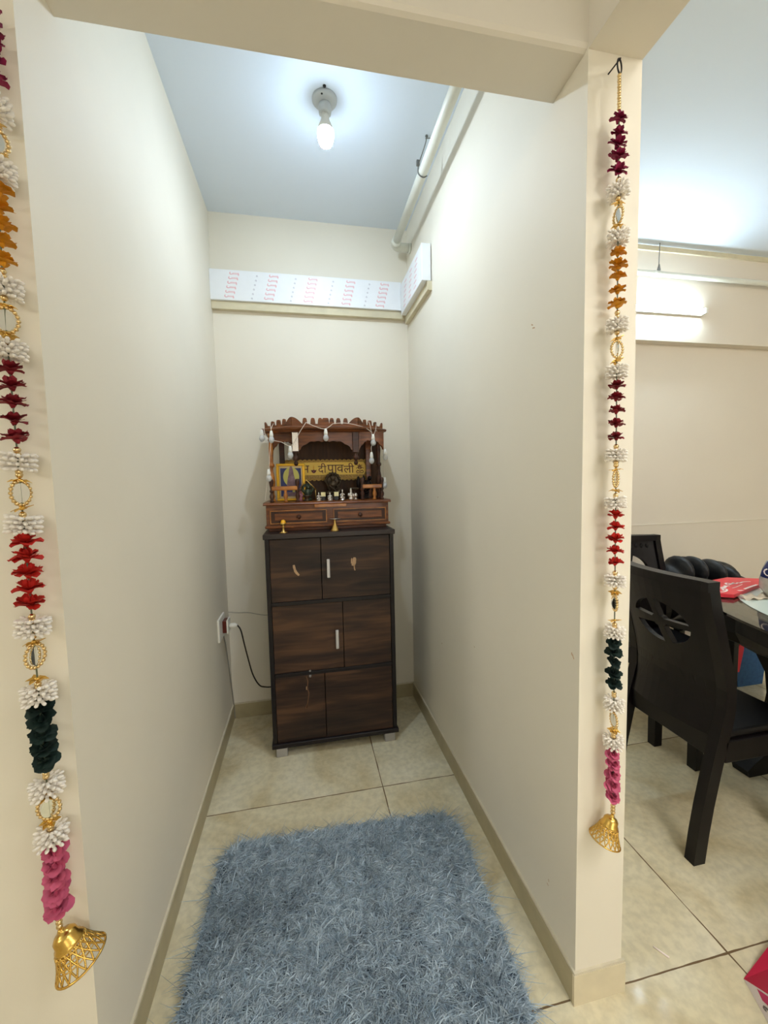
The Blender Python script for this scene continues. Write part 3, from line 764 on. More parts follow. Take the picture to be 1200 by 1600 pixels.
def halo(b, x, y):
    b.ell((x, y+.016, TZ+.100), (.037,.006,.044), 20, 10)
    b.ell((x, y-.012, TZ+.118), (.014,.013,.018)); b.ell((x, y-.004, TZ+.085), (.026,.016,.022))
    for i in range(9):
        a = PI*i/8; b.ell((x+.037*math.cos(a), y+.012, TZ+.098+.043*math.sin(a)), (.008,.006,.010))
    b.tube([(x-.050,y-.01,TZ+.105),(x-.02,y-.03,TZ+.075),(x+.022,y-.03,TZ+.04)], .0035, 8)
    b.ell((x+.03,y-.025,TZ+.045),(.012,.012,.014)); b.ell((x-.03,y-.02,TZ+.035),(.013,.012,.012))
idol_obj('bronze_idol', 'dark bronze many armed idol with halo at temple centre', 521, 1.385, .160, .046, 'bronze', 'four', vox=.0014, extra=halo)
def pet(b, x, y):
    b.ell((x+.022,y-.012,TZ+.075),(.020,.016,.030)); b.ell((x+.030,y-.02,TZ+.112),(.012,.012,.012)); b.ell((x-.03,y,TZ+.09),(.012,.012,.034))
idol_obj('black_idol', 'black seated idol behind the right railing of the temple', 569, 1.385, .150, .036, 'black_idol', 'four', extra=pet)
for px, h, lab in ((498,.052,'small silver idol at left of the front row in the temple'),(515.5,.050,'small silver idol between the two cream cards in the temple'),(535,.066,'taller silver idol right of the cream cards in the temple')):
    idol_obj('silver_idol', lab, px, 1.285, h, .0175, 'silver', vox=.0012)
def bell_pot(b): pass
x = at(548.5,778,1.29).x
t = thing('silver_idol', 'pale silver standing figure at right end of the row', 'idol', (x,1.29,TZ))
b = MB(); b.lathe([(.014,0),(.015,.006),(.012,.012),(.013,.022),(.009,.034),(.006,.040),(.007,.046),(.0055,.053),(.002,.062)],(x,1.29,TZ),14); b.ell((x-.013,1.284,TZ+.026),(.006,.006,.010)); b.ell((x+.013,1.284,TZ+.022),(.005,.005,.012))
remeshed(b,.0012).build('figure','silver',t)
x = at(556,778,1.275).x
tag(MB().lathe([(.008,0),(.009,.004),(.004,.010),(.008,.016),(.010,.024),(.006,.032),(.002,.037)],(x,1.275,TZ),14).build('silver_pot','silver'), 'tiny silver pot beside the right railing', 'pot')
for px, lab in ((505,'black box with cream card left of the centre silver idol'),(525.5,'black box with cream card right of the centre silver idol')):
    x = at(px,775,1.30).x; z = TZ
    t = thing('card_box', lab, 'box', (x,1.30,z), group='card boxes in the temple')
    MB().bbox((x-.011,1.292,z),(x+.011,1.312,z+.022),.002).build('box', 'blackbox', t)
    MB().bbox((x-.0115,1.290,z+.021),(x+.0115,1.2935,z+.043),.0006).build('card', 'cream_card', t)
# small gabled shrine with green figure
x = at(481,770,1.33).x; y = 1.33
t = thing('gabled_shrine', 'small dark green figure under a gold gabled rail', 'shrine', (x,y,TZ))
b = MB(); b.lathe([(.022,0),(.024,.006),(.016,.012),(.018,.02)],(x,y,TZ),14); b.ell((x,y,TZ+.040),(.020,.014,.024)); b.ell((x+.002,y-.002,TZ+.070),(.011,.010,.012))
for k in range(14):
    a = 2*PI*k/14; b.ell((x+.026*math.cos(a), y, TZ+.062+.022*math.sin(a)), (.008,.006,.008))
remeshed(b,.0016).build('figure','leafgreen',t)
b = MB(); b.tube([(x-.036,y-.012,TZ+.072),(x-.006,y-.012,TZ+.108),(x+.043,y-.012,TZ+.058)], .0028, 6); b.tube([(x-.034,y-.012,TZ),(x-.034,y-.012,TZ+.072)],.002,6); b.tube([(x+.040,y-.012,TZ),(x+.040,y-.012,TZ+.060)],.002,6)
b.build('gable','brass',t)
x = at(479.5,776,1.275).x
tag(MB().lathe([(.014,0),(.016,.004),(.009,.012),(.010,.016),(.019,.026),(.021,.031),(.014,.030),(.004,.028)],(x,1.275,TZ),16).build('incense_cup','bronze'), 'small bronze cup in front of the gabled shrine', 'cup')
x = at(468.5,774,1.285).x
t = thing('clay_figure', 'small rose clay figure with brown cap beside left railing', 'figurine', (x,1.285,TZ))
b = MB(); b.lathe([(.014,0),(.015,.008),(.012,.02),(.013,.03),(.008,.042)],(x,1.285,TZ),14); b.ell((x,1.283,TZ+.05),(.010,.010,.011)); b.ell((x-.012,1.28,TZ+.03),(.005,.005,.012)); b.ell((x+.012,1.28,TZ+.03),(.005,.005,.012))
remeshed(b,.0013).build('figure','idol_pink',t)
MB().lathe([(.0115,0),(.012,.004),(.008,.012),(.001,.016)],(x,1.283,TZ+.053),12).build('cap','mandir_dark',t)
x = at(553,770,1.33).x
tag(MB().lathe([(.016,0),(.017,.005),(.006,.012),(.006,.030),(.012,.034),(.006,.038),(.007,.046),(.024,.054),(.027,.062),(.020,.062),(.004,.058)],(x,1.33,TZ),18).build('oil_lamp','bronze'), 'dark bronze lamp stand left of the black idol', 'lamp')

# brass lamps on the cabinet top in front of the temple
lx, ly = at(443,828,1.175).x, 1.170
t = thing('brass_lamp', 'small brass lamp with yellow fill on cabinet top', 'lamp', (lx,ly,CZ))
MB().lathe([(.019,0),(.019,.003),(.010,.007),(.005,.014),(.0045,.026),(.008,.030),(.005,.034),(.012,.040),(.015,.047),(.013,.048)],(lx,ly,CZ),20).build('stand','brass',t)
MB().lathe([(.0125,.044),(.013,.050),(.010,.058),(.004,.063)],(lx,ly,CZ),16).build('ghee','ghee',t)
lx, ly = at(523.5,828,1.165).x, 1.165
t = thing('incense_stand', 'conical brass incense stand with flat dish on cabinet top', 'incense stand', (lx,ly,CZ))
MB().lathe([(.022,0),(.022,.003),(.018,.006),(.010,.026),(.006,.036),(.0045,.048),(.0045,.056)],(lx,ly,CZ),20).build('stand','brass',t)
MB().lathe([(.006,.055),(.030,.058),(.034,.061),(.033,.062),(.006,.059)],(lx,ly,CZ),26).build('dish','silver',t)

# string of bulbs over the temple
t = thing('string_light', 'white string of unlit bulbs draped over the temple', 'string light', (.558, 1.23, RZ))
c = MB()
def cord(pts, r=.0014): c.tube(smooth_path(pts, 6), r, 5)
yo = 1.205
A_ = lambda px, py, y=yo: tuple(at(px, py, y))
cord([A_(421,660,1.28),A_(423,668,1.24),A_(424,676,1.235)])
cord([A_(427,662,1.28),A_(424,669,1.235),A_(424,677,1.235)])
cord([A_(423.5,690,1.235),A_(421.5,712,1.235),A_(420.5,735,1.235)])
cord([A_(426,688,1.235),A_(440,691,1.215),A_(453,697,yo),A_(460,690,yo),A_(469,674,yo),A_(478,660,1.215)])
cord([A_(478,660,1.215),A_(492,666,1.20),A_(508,670,1.20),A_(520,662,1.215)])
cord([A_(520,662,1.215),A_(538,661,1.215),A_(556,664,1.215),A_(572,669,1.24),A_(582,677,1.245)])
cord([A_(574,655,1.30),A_(578,664,1.255),A_(581,680,1.245)])
cord([A_(588,662,1.30),A_(587,671,1.25),A_(584,680,1.245)])
cord([A_(582,692,1.245),A_(580,700,1.245),A_(581,708,1.245)])
cord([A_(588,672,1.27),A_(593,685,1.28),A_(597,702,1.30)])
cord([A_(600,675,1.30),A_(599.5,695,1.32),A_(599,712,1.33),A_(600,735,1.33),A_(600,750,1.33)])
cord([A_(412,668,1.31),A_(414,678,1.30),A_(418,688,1.27),A_(420,712,1.25)])
cord([A_(419,742,1.235),A_(416,765,1.235),A_(414,783,1.23)])
c.build('cord', 'cordwhite', t)
def bulb(px, py, y, s=1.0, up=1):
    p = at(px, py, y)
    o = MB().lathe([(.004*s,-.004),(.010*s,-.010),(.0135*s,-.020),(.013*s,-.028),(.008*s,-.036),(.002*s,-.039)],p,14).build('bulb','bulb_glass',t)
    MB().lathe([(.003*s,.022),(.0055*s,.020),(.008*s,.010),(.0095*s,.0),(.009*s,-.008),(.006*s,-.009)],p,14).build('bulb_cap','white_plastic',o)
for q in ((424,680,1.235),(453.5,704,yo),(509,677,1.20),(583,685,1.245),(580.5,713,1.245),(602,708,1.31),(420,740,1.235),(601,752,1.33),(409,678,1.30)):
    bulb(*q)

# ------------------------------------------------------------------ shaggy rug
RX0, RX1, RY0, RY1, RA = .065, .975, -.075, .655, -.045
rcx, rcy = (RX0+RX1)/2, (RY0+RY1)/2; rw, rh = (RX1-RX0)/2, (RY1-RY0)/2
t = thing('shaggy_rug', 'blue grey shaggy rug on the alcove floor', 'rug', (rcx+.005, rcy, 0), RA)
def rrect(w, h, r, n=8):
    out = []
    for cx, cy, a0 in ((w-r,h-r,0),(-w+r,h-r,PI/2),(-w+r,-h+r,PI),(w-r,-h+r,3*PI/2)):
        for k in range(n+1): a = a0+PI/2*k/n; out.append((cx+r*math.cos(a), cy+r*math.sin(a)))
    return out
MB().prism(rrect(rw-.02,rh-.02,.09), (0,0,.012), (0,0,.0005), (1,0,0), (0,1,0)).build('backing', 'rug_base', t, local=True)
rng = np.random.default_rng(3)
NS = 40000
P = np.zeros((0,2))
while len(P) < NS:
    q = rng.uniform(-1,1,(NS,2))*np.array([rw-.022,rh-.022]); rr = .085
    d = np.maximum(np.abs(q)-np.array([rw-.022-rr,rh-.022-rr]),0)
    P = np.vstack([P, q[np.hypot(d[:,0],d[:,1]) < rr]])
P = P[:NS]
def vn(p, sc, seed):       # smooth pseudo-noise
    r = np.random.default_rng(seed); v = np.zeros(len(p))
    for k in range(7):
        a = r.uniform(0,2*np.pi); f = sc*r.uniform(.6,1.6); v += np.sin((p[:,0]*np.cos(a)+p[:,1]*np.sin(a))*f+r.uniform(0,6.28))
    return v/2.6
ang = vn(P,14,1)*1.8+vn(P,95,2)*2.2+vn(P,180,12)*1.2+rng.normal(0,.45,NS)
lean = .72+.30*vn(P,22,5)+rng.normal(0,.28,NS); lean = np.clip(lean,.25,1.25)
edge = np.minimum(rw-.022-np.abs(P[:,0]), rh-.022-np.abs(P[:,1])); ef = np.clip(1-edge/.035,0,1)
out = np.where((rw-np.abs(P[:,0]) < rh-np.abs(P[:,1]))[:,None], np.stack([np.sign(P[:,0]),np.zeros(NS)],1), np.stack([np.zeros(NS),np.sign(P[:,1])],1))
dirv = np.stack([np.cos(ang),np.sin(ang)],1)*(1-ef[:,None]*.7)+out*ef[:,None]*.7
dirv /= np.linalg.norm(dirv,axis=1)[:,None]+1e-9
ln = rng.uniform(.022,.040,NS)*(1-.6*ef); wd = rng.uniform(.0013,.0027,NS)
long_ = (rng.random(NS) < .003) & (ef < .01); ln[long_] *= 1.9; wd[long_] *= .8
SEG = 5
V = np.zeros((NS,SEG,3,3)); side = np.stack([-dirv[:,1],dirv[:,0]],1)
tw = rng.uniform(-.5,.5,NS); crl = rng.normal(0,.016,NS)
pos = np.stack([P[:,0],P[:,1],np.full(NS,.010)],1); hcap = .030+.008*vn(P,26,9)
for k in range(SEG):
    u = k/(SEG-1)
    th = np.clip(lean*(.35+1.15*u),0,1.75)
    if k > 0:
        st = ln/(SEG-1)
        pos = pos+np.stack([dirv[:,0]*np.sin(th)*st+side[:,0]*crl*u, dirv[:,1]*np.sin(th)*st+side[:,1]*crl*u, np.cos(th)*st],1)
        pos[:,2] = np.maximum(pos[:,2], .006)
    w = wd*(1.0 if k < SEG-2 else (.75 if k == SEG-2 else .12))
    a = tw+u*1.2
    off = np.stack([side[:,0]*np.cos(a), side[:,1]*np.cos(a), np.sin(a)*.6],1)*w[:,None]
    nrm = np.stack([-dirv[:,0]*np.cos(th)*.0, -dirv[:,1]*0, np.ones(NS)],1)*(w*.7)[:,None]
    V[:,k,0] = pos-off; V[:,k,1] = pos+nrm; V[:,k,2] = pos+off
verts = V.reshape(-1,3)
i0 = (np.arange(NS)*SEG*3)[:,None,None]; kk = (np.arange(SEG-1)*3)[None,:,None]
fa = np.concatenate([i0+kk+np.array([0,1,4,3]), i0+kk+np.array([1,2,5,4])],1).reshape(-1,4)
me = bpy.data.meshes.new('pile'); me.vertices.add(len(verts)); me.vertices.foreach_set('co', verts.ravel())
me.loops.add(fa.size); me.loops.foreach_set('vertex_index', fa.ravel().astype(np.int32))
me.polygons.add(len(fa)); me.polygons.foreach_set('loop_start', np.arange(0,fa.size,4,dtype=np.int32)); me.polygons.foreach_set('use_smooth', np.ones(len(fa),dtype=bool))
shade = np.repeat(np.clip(rng.normal(.82,.17,NS),.4,1.15), SEG*3)
ca = me.attributes.new('strand', 'FLOAT', 'POINT'); ca.data.foreach_set('value', shade.astype(np.float32))
rt = M['rug'].node_tree; an = rt.nodes.new('ShaderNodeAttribute'); an.attribute_name = 'strand'
mm = rt.nodes.new('ShaderNodeMix'); mm.data_type = 'RGBA'; mm.blend_type = 'MULTIPLY'; mm.inputs[0].default_value = 1
bs = rt.nodes['Principled BSDF']; src = bs.inputs['Base Color'].links[0].from_socket
rt.links.new(src, mm.inputs[6]); rt.links.new(an.outputs['Fac'], mm.inputs[7]); rt.links.new(mm.outputs[2], bs.inputs['Base Color'])
me.materials.append(M['rug']); me.update(calc_edges=True); me.validate()
o = bpy.data.objects.new('pile', me); COL.objects.link(o); o.parent = t; tag(o, kind='stuff')

# ------------------------------------------------------------------ garlands
def flower(r, seed):
    """one fabric blossom, opening upward, centre at its origin"""
    rg = random.Random(seed); b = MB(); b.smooth = True
    for layer, (n, tilt, rad) in enumerate(((6,1.12,1.0),(6,.72,.98),(5,.32,.85))):
        for k in range(n):
            a = 2*PI*(k+.5*layer)/n+rg.uniform(-.25,.25); tl = tilt+rg.uniform(-.22,.22); R = r*rad*rg.uniform(.88,1.12)
            d = Vector((math.cos(a),math.sin(a),0)); sd = Vector((-d.y,d.x,0))
            rows = []
            for u, w in ((.05,.12),(.4,.42),(.75,.50),(1.0,.28)):
                curl = tl+.55*(u-.4)*(1 if layer < 2 else -.5)
                c0 = d*(R*u*math.sin(curl))+Vector((0,0,R*u*math.cos(curl)*1.02-r*.40))
                jig = rg.uniform(-.06,.06)*R
                rows.append([c0-sd*w*R+Vector((0,0,.16*R+jig)), c0, c0+sd*w*R+Vector((0,0,.16*R-jig))])
            vs = [p for q in rows for p in q]
            fs = [(3*i+j,3*i+j+1,3*i+j+4,3*i+j+3) for i in range(3) for j in range(2)]
            b.add(vs, fs, True)
    b.lathe([(r*.10,-r*.62),(r*.22,-r*.40),(r*.30,-r*.28)],(0,0,0),8)
    return b
def cluster(r, seed):
    rg = random.Random(seed); b = MB()
    for row, (zz, el) in enumerate(((.50,.16),(.22,.06),(-.08,-.03),(-.36,-.12))):
        n = 12
        for k in range(n):
            a = 2*PI*(k+.5*(row % 2))/n+rg.uniform(-.05,.05); d = Vector((math.cos(a)*math.cos(el),math.sin(a)*math.cos(el),math.sin(el)+rg.uniform(-.08,.08)))
            q = d.to_track_quat('Z','Y').to_matrix()
            for f0, ll in ((.45,.20),(.80,.20)):
                b.ell(d*r*f0+Vector((0,0,zz*r*.8)), (r*.125,r*.125,r*ll), 6, 5, q)
    return b
def cap_flower(r, seed):
    rg = random.Random(seed); b = MB()
    for k in range(6):
        a = 2*PI*k/6+.3; d = Vector((math.cos(a),math.sin(a),0)); s_ = Vector((-d.y,d.x,0)); dz = rg.uniform(-.25,.15)
        b.add([d*r*.1, d*r*.6+s_*r*.3+Vector((0,0,r*.05)), d*r*1.0+Vector((0,0,r*dz)), d*r*.6-s_*r*.3+Vector((0,0,r*.05)),
               d*r*.1+Vector((0,0,-.001)), d*r*.6+s_*r*.3+Vector((0,0,r*.05-.001)), d*r*1.0+Vector((0,0,r*dz-.001)), d*r*.6-s_*r*.3+Vector((0,0,r*.05-.001))],
              [(0,1,2,3),(7,6,5,4),(0,4,5,1),(1,5,6,2),(2,6,7,3),(3,7,4,0)], False)
    b.ell((0,0,0),(r*.28,r*.28,r*.22)); return b
def mirror_ring(R, yaw, myaw):
    b = MB(); A = Matrix.Rotation(yaw,3,'Z')
    for k in range(18):
        a = 2*PI*k/18; b.ell(A @ Vector((R*math.cos(a)*.82,0,R*math.sin(a))), R*.17, 8, 6)
    b.tube([A @ Vector((R*math.cos(2*PI*k/24)*.82,0,R*math.sin(2*PI*k/24))) for k in range(24)], R*.07, 6, closed=True)
    m_ = MB(); B = Matrix.Rotation(myaw,3,'Z')
    n = 24; ring_ = [B @ Vector((R*.60*math.cos(2*PI*k/n),0,R*.80*math.sin(2*PI*k/n))) for k in range(n)]
    nv = B @ Vector((0,.0012,0))
    m_.add([p-nv for p in ring_]+[p+nv for p in ring_], [tuple(range(n))[::-1], tuple(range(n,2*n))]+[(i,(i+1) % n,n+(i+1) % n,n+i) for i in range(n)], False)
    return b, m_
def filigree_bell(R, hgt, M4):
    """openwork bell: solid dome, diamond lattice skirt, rim"""
    top = MB(); top.lathe([(R*.08,0),(R*.14,-hgt*.04),(R*.11,-hgt*.08),(R*.34,-hgt*.12),(R*.46,-hgt*.20),(R*.48,-hgt*.32),(R*.56,-hgt*.38),(R*.60,-hgt*.46),(R*.56,-hgt*.47)],(0,0,0),24)
    lat = MB(); n, rows = 18, 5
    def pt(a, u):
        r = R*(.58+.42*u**1.4); return Vector((r*math.cos(a), r*math.sin(a), -hgt*(.45+.55*u)))
    for i in range(n):
        for sg in (1,-1):
            lat.tube([pt(2*PI*(i+sg*1.6*q/8)/n, q/8) for q in range(9)], R*.042, 5)
    for u, k in ((0,26),(.35,0),(.62,0)):
        lat.tube([pt(2*PI*i/28,u) for i in range(28)], R*.03, 5, closed=True)
    for i in range(n*2):
        lat.ell(pt(2*PI*i/(2*n),.12), R*.055, 6, 4); lat.ell(pt(2*PI*i/(2*n),.48), R*.05, 6, 4)
    rim = MB(); rim.tube([pt(2*PI*i/32,1) for i in range(32)], R*.05, 6, closed=True)
    for q in (top, lat, rim): q.v = [M4 @ v for v in q.v]
    return top, lat, rim
ZQ = dict(hook=(2.187,2.165), b0=(2.160,2.094),
    mag=[2.078,2.050,2.029,2.005,1.977], yel=[1.809,1.783,1.759,1.731,1.702], mar=[1.529,1.503,1.475,1.446,1.417],
    red=[1.242,1.216,1.188,1.161,1.134], grn=[.945,.922,.897,.872,.847], pink=[.674,.648,.622,.595,.566],
    clusters=[1.930,1.836,1.654,1.555,1.372,1.267,1.088,.968,.795,.702], rings=[1.882,1.605,1.322,1.038,.757],
    caps=[1.908,1.862,1.628,1.581,1.343,1.296,1.063,.997,.781,.732],
    beads=[1.955,1.946,1.917,1.852,1.846,1.682,1.674,1.640,1.570,1.394,1.386,1.358,1.352,1.285,1.280,1.108,1.100,1.074,.987,.981,.822,.816,.788,.722,.716,.542,.534,.526])
def garland(xf, y, label, bell_rot, bell_R, yaws, scale, seed):
    z_top, z_bot = 2.165, .515
    t = thing('flower_garland', label, 'garland', (xf(1.3), y, 2.19), group='flower garlands')
    zz = np.linspace(z_top, z_bot, 40)
    MB().tube([(xf(z),y,z) for z in zz], .0014, 5).build('thread', 'thread', t)
    h = MB(); hx = xf(2.18); h.tube([(hx+.0085*math.cos(a), y+.004*math.cos(a), 2.178+.0135*math.sin(a)) for a in [2*PI*k/20 for k in range(20)]], .0016, 6, closed=True)
    h.cyl((hx,y-.003,2.1905),(hx,.0,2.1915),.0016,n=6); h.build('hook_ring', 'darkmetal', t)
    b = MB()
    for k in range(13): z = 2.160-k*.0054; MB().ell((xf(z),y,z),.0036 if k % 2 else .0042,8,6).build('gold_bead','goldbead',t)
    for z in ZQ['beads']: MB().ell((xf(z),y,z),.0055,10,7).build('gold_bead','goldbead',t)
    k = 0
    for key in ('mag','yel','mar','red','grn','pink'):
        cn = {'mag':'petal_magenta','yel':'petal_yellow','mar':'petal_maroon','red':'petal_red','grn':'petal_green','pink':'petal_pink'}[key]
        for i, z in enumerate(ZQ[key]):
            rr = .0208*scale*(1.05 if key in ('mag',) else 1)*random.uniform(.92,1.08)
            f = flower(rr, seed+k); k += 1
            tl = {'mag':1.0,'pink':1.2,'grn':.7}.get(key,.12)
            Rm = Matrix.Translation((xf(z),y,z)) @ Matrix.Rotation(random.uniform(-.15,.15)+(.0),4,'Y') @ Matrix.Rotation(tl*random.choice((.5,.8,1.0)),4,'X') @ Matrix.Rotation(random.uniform(0,6.28),4,'Z')
            f.v = [Rm @ v for v in f.v]; f.build('flower', cn, t)
    for i, z in enumerate(ZQ['clusters']):
        f = cluster(.027*scale, seed+100+i); Rm = Matrix.Translation((xf(z),y,z)) @ Matrix.Rotation(random.uniform(-.12,.12),4,'Y') @ Matrix.Rotation(random.uniform(-.1,.1),4,'X') @ Matrix.Rotation(random.uniform(0,1),4,'Z')
        f.v = [Rm @ v for v in f.v]; f.build('bead_cluster', 'whitebead', t)
    for i, z in enumerate(ZQ['caps']):
        f = cap_flower(.0165*scale, seed+200+i); Rm = Matrix.Translation((xf(z),y,z)) @ Matrix.Rotation(random.uniform(-.2,.2),4,'Y') @ Matrix.Rotation(random.uniform(-.3,.3),4,'X')
        f.v = [Rm @ v for v in f.v]; f.build('gold_cap', 'gold', t)
    for i, z in enumerate(ZQ['rings']):
        a, b = mirror_ring(.0205*scale, *yaws[i])
        Rm = Matrix.Translation((xf(z),y,z)); a.v = [Rm @ v for v in a.v]; b.v = [Rm @ v for v in b.v]
        o = a.build('bead_ring', 'goldbead', t); b.build('mirror', 'mirror', o)
    M4 = Matrix.Translation((xf(.52),y,.520)) @ bell_rot
    top, lat, rim = filigree_bell(bell_R, bell_R*1.85, M4)
    bo = top.build('bell', 'gold', t); lat.build('bell_lattice', 'gold', bo); rim.build('bell_rim', 'gold', bo)
    return t
garland(lambda z: -.031+.012*max(0,(z-1.6))/.5, -.034, 'long flower garland at the left edge with large gold bell', Matrix.Rotation(-.42,4,'Y') @ Matrix.Rotation(.0,4,'X'), .041,
        [(.6,.6),(.25,.5),(1.25,.95),(1.2,1.5),(.15,.9)], 1.0, 11)
garland(lambda z: 1.1365-.0225*max(0,(z-.55))/1.65, -.032, 'long flower garland hanging on the pillar from a black ring', Matrix.Rotation(.34,4,'Y') @ Matrix.Rotation(.0,4,'X'), .034,
        [(1.5,.5),(.0,1.1),(.5,.7),(1.2,.2),(1.35,1.45)], .86, 511)

# ------------------------------------------------------------------ dining chairs
def chair_prof(z):   # local x of the rear post's front edge
    pts = [(0,-.195),(.20,-.163),(.35,-.130),(.43,-.112),(.54,-.080),(.655,-.099),(.80,-.140),(.98,-.185)]
    for (z0,x0),(z1,x1) in zip(pts,pts[1:]):
        if z <= z1: 
            u = (z-z0)/(z1-z0); return x0+(x1-x0)*u
    return pts[-1][1]
def sm_prof(z): return sum(chair_prof(max(0,min(.98,z+d))) for d in (-.06,-.03,0,.03,.06))/5
def make_chair(label, loc, rz):
    t = thing('dining_chair', label, 'chair', loc, rz, 'dining chairs')
    hw = .205
    zs = [0,.1,.2,.3,.36,.43,.48,.54,.60,.66,.74,.82,.90,.946]
    for s in (-1,1):
        b = MB(); F = [(sm_prof(z),z) for z in zs]; B_ = [(sm_prof(z)-(.046 if z < .5 else .040),z) for z in zs]
        y0, y1 = (s*hw-.0, s*(hw-.036))
        for i in range(len(zs)-1):
            vs = [(F[i][0],y0,zs[i]),(F[i][0],y1,zs[i]),(B_[i][0],y1,zs[i]),(B_[i][0],y0,zs[i]),(F[i+1][0],y0,zs[i+1]),(F[i+1][0],y1,zs[i+1]),(B_[i+1][0],y1,zs[i+1]),(B_[i+1][0],y0,zs[i+1])]
            fs = [(0,4,5,1),(1,5,6,2),(2,6,7,3),(3,7,4,0)]
            if i == 0: fs.append((0,1,2,3))
            if i == len(zs)-2: fs.append((4,7,6,5))
            b.add(vs, fs)
        b.build('leg', 'chair', t, local=True)
        b = MB(); b.prism([(-.02,0),(.02,0),(.024,.40),(-.024,.40)], (0,.042,0), (.205,s*(hw-.021)-.021,0)); b.build('leg', 'chair', t, local=True)
    # backrest panel with cut-out
    zc = .785; outer = [(-.170,.43),(.170,.43),(.170,.955),(-.170,.955)]
    holes = []
    for a0, a1 in ((.15,1.25),(1.50,2.95),(3.20,4.35),(4.62,5.95)):
        h = []
        for k in range(9): a = a0+(a1-a0)*k/8; h.append((.118*math.cos(a), zc+.080*math.sin(a)))
        am = (a0+a1)/2
        for k in range(5): a = a1+(a0-a1)*k/4; h.append((.016*math.cos(am)+.014*math.cos(a), zc+.012*math.sin(am)+.012*math.sin(a)))
        holes.append(h)
    bm = filled(outer, holes, .022)
    for k in range(1,10):
        y = -.17+.34*k/10; g = bm.verts[:]+bm.edges[:]+bm.faces[:]; bmesh.ops.bisect_plane(bm, geom=g, plane_co=(y,0,0), plane_no=(1,0,0))
    for k in range(1,14):
        z = .43+.525*k/14; g = bm.verts[:]+bm.edges[:]+bm.faces[:]; bmesh.ops.bisect_plane(bm, geom=g, plane_co=(0,z,0), plane_no=(0,1,0))
    for v in bm.verts:
        y, z, dp = v.co.x, v.co.y, v.co.z
        cv = -.026*(1-(y/.17)**2)
        v.co = Vector((sm_prof(z)-.027+dp+cv, y, z))
    b = MB(); b.addbm(bm, False); bm.free(); bk = b.build('backrest', 'chair', t, local=True)
    # thick curved top rail
    b = MB(); n = 16; F0 = []
    for i in range(n+1):
        y = -hw+2*hw*i/n; cv = -.026*max(0,1-(y/.17)**2); xf = sm_prof(.97)+cv
        F0 += [(xf+.003,y,.945),(xf+.003,y,.978),(xf-.044,y,.978),(xf-.044,y,.945)]
    fs = [(0,1,2,3),(4*n+3,4*n+2,4*n+1,4*n)]
    for i in range(n):
        for k in range(4): fs.append((4*i+k,4*i+4+k,4*i+4+(k+1) % 4,4*i+(k+1) % 4))
    b.add(F0, fs); b.build('top_rail', 'chair', t, local=True)
    b = MB()
    for k in range(9):
        y = -.13+.26*k/8; cv = -.026*(1-(y/.17)**2); x = sm_prof(.915)-.016+cv; b.ell((x,y,.915),(.006,.009,.016),8,6)
    b.build('carved_flutes', 'chair', bk, local=True)
    b = MB()
    for s in (-1,1): b.bbox((-.125,s*hw-(.026 if s > 0 else 0),.348),(.19,s*hw+(0 if s > 0 else .026),.425),.004)
    b.bbox((-.150,-hw+.036,.352),(-.128,hw-.036,.44),.003); b.bbox((.188,-hw+.03,.348),(.212,hw-.03,.425),.004)
    b.build('seat_frame', 'chair', t, local=True)
    b = MB(); b.bbox((-.118,-hw+.01,.425),(.222,hw-.01,.452),.010); b.build('seat', 'chair_seat', t, local=True)
    return t
make_chair('near dark wood dining chair with its back to the pillar', (1.93,.44,0), 0)
make_chair('far dark wood dining chair at the table end by the wall', (2.285,1.01,0), -PI/2)

# ------------------------------------------------------------------ dining table
tcx, tcy, ta, tb = 2.625, -.03, .585, .98
def oval(a, b_, n=64): return [(tcx+a*math.cos(2*PI*k/n), tcy+b_*math.sin(2*PI*k/n)) for k in range(n)]
t = thing('dining_table', 'oval glass topped dining table with black sculpted base', 'table', (tcx,tcy,0))
MB().prism(oval(ta,tb), (0,0,.010), (0,0,.742), (1,0,0), (0,1,0)).build('glass_top', 'glass', t)
tag(MB().prism(oval(ta-.135,tb-.17), (0,0,.0012), (0,0,.7525), (1,0,0), (0,1,0)).build('frosted_panel', 'frost', t), 'pale mint oval centre of the glass top')
b = MB(); o_, i_ = oval(ta-.05,tb-.05), oval(ta-.10,tb-.10); n = 64
vs = [(x,y,z) for z in (.665,.741) for ring_ in (o_,i_) for x, y in ring_]
fs = []
for k in range(n):
    j = (k+1) % n
    fs += [(k,j,2*n+j,2*n+k),(n+k,3*n+k,3*n+j,n+j),(2*n+k,2*n+j,3*n+j,3*n+k),(k,n+k,n+j,j)]
b.add(vs, fs); b.build('apron', 'tablewood', t)
for yy in (.52, -.60):
    R_side = [(.32,0),(.33,.03),(.29,.06),(.22,.10),(.175,.20),(.15,.33),(.165,.43),(.22,.52),(.33,.58),(.40,.61),(.43,.66),(.43,.741)]
    poly = [(x,z) for x, z in R_side]+[(-x,z) for x, z in reversed(R_side)]
    MB().prism(poly, (0,.07,0), (tcx,yy,0)).build('pedestal', 'tablewood', t)
MB().bbox((tcx-.05,-.52,.10),(tcx+.05,.52,.20),.01).build('stretcher', 'tablewood', t)

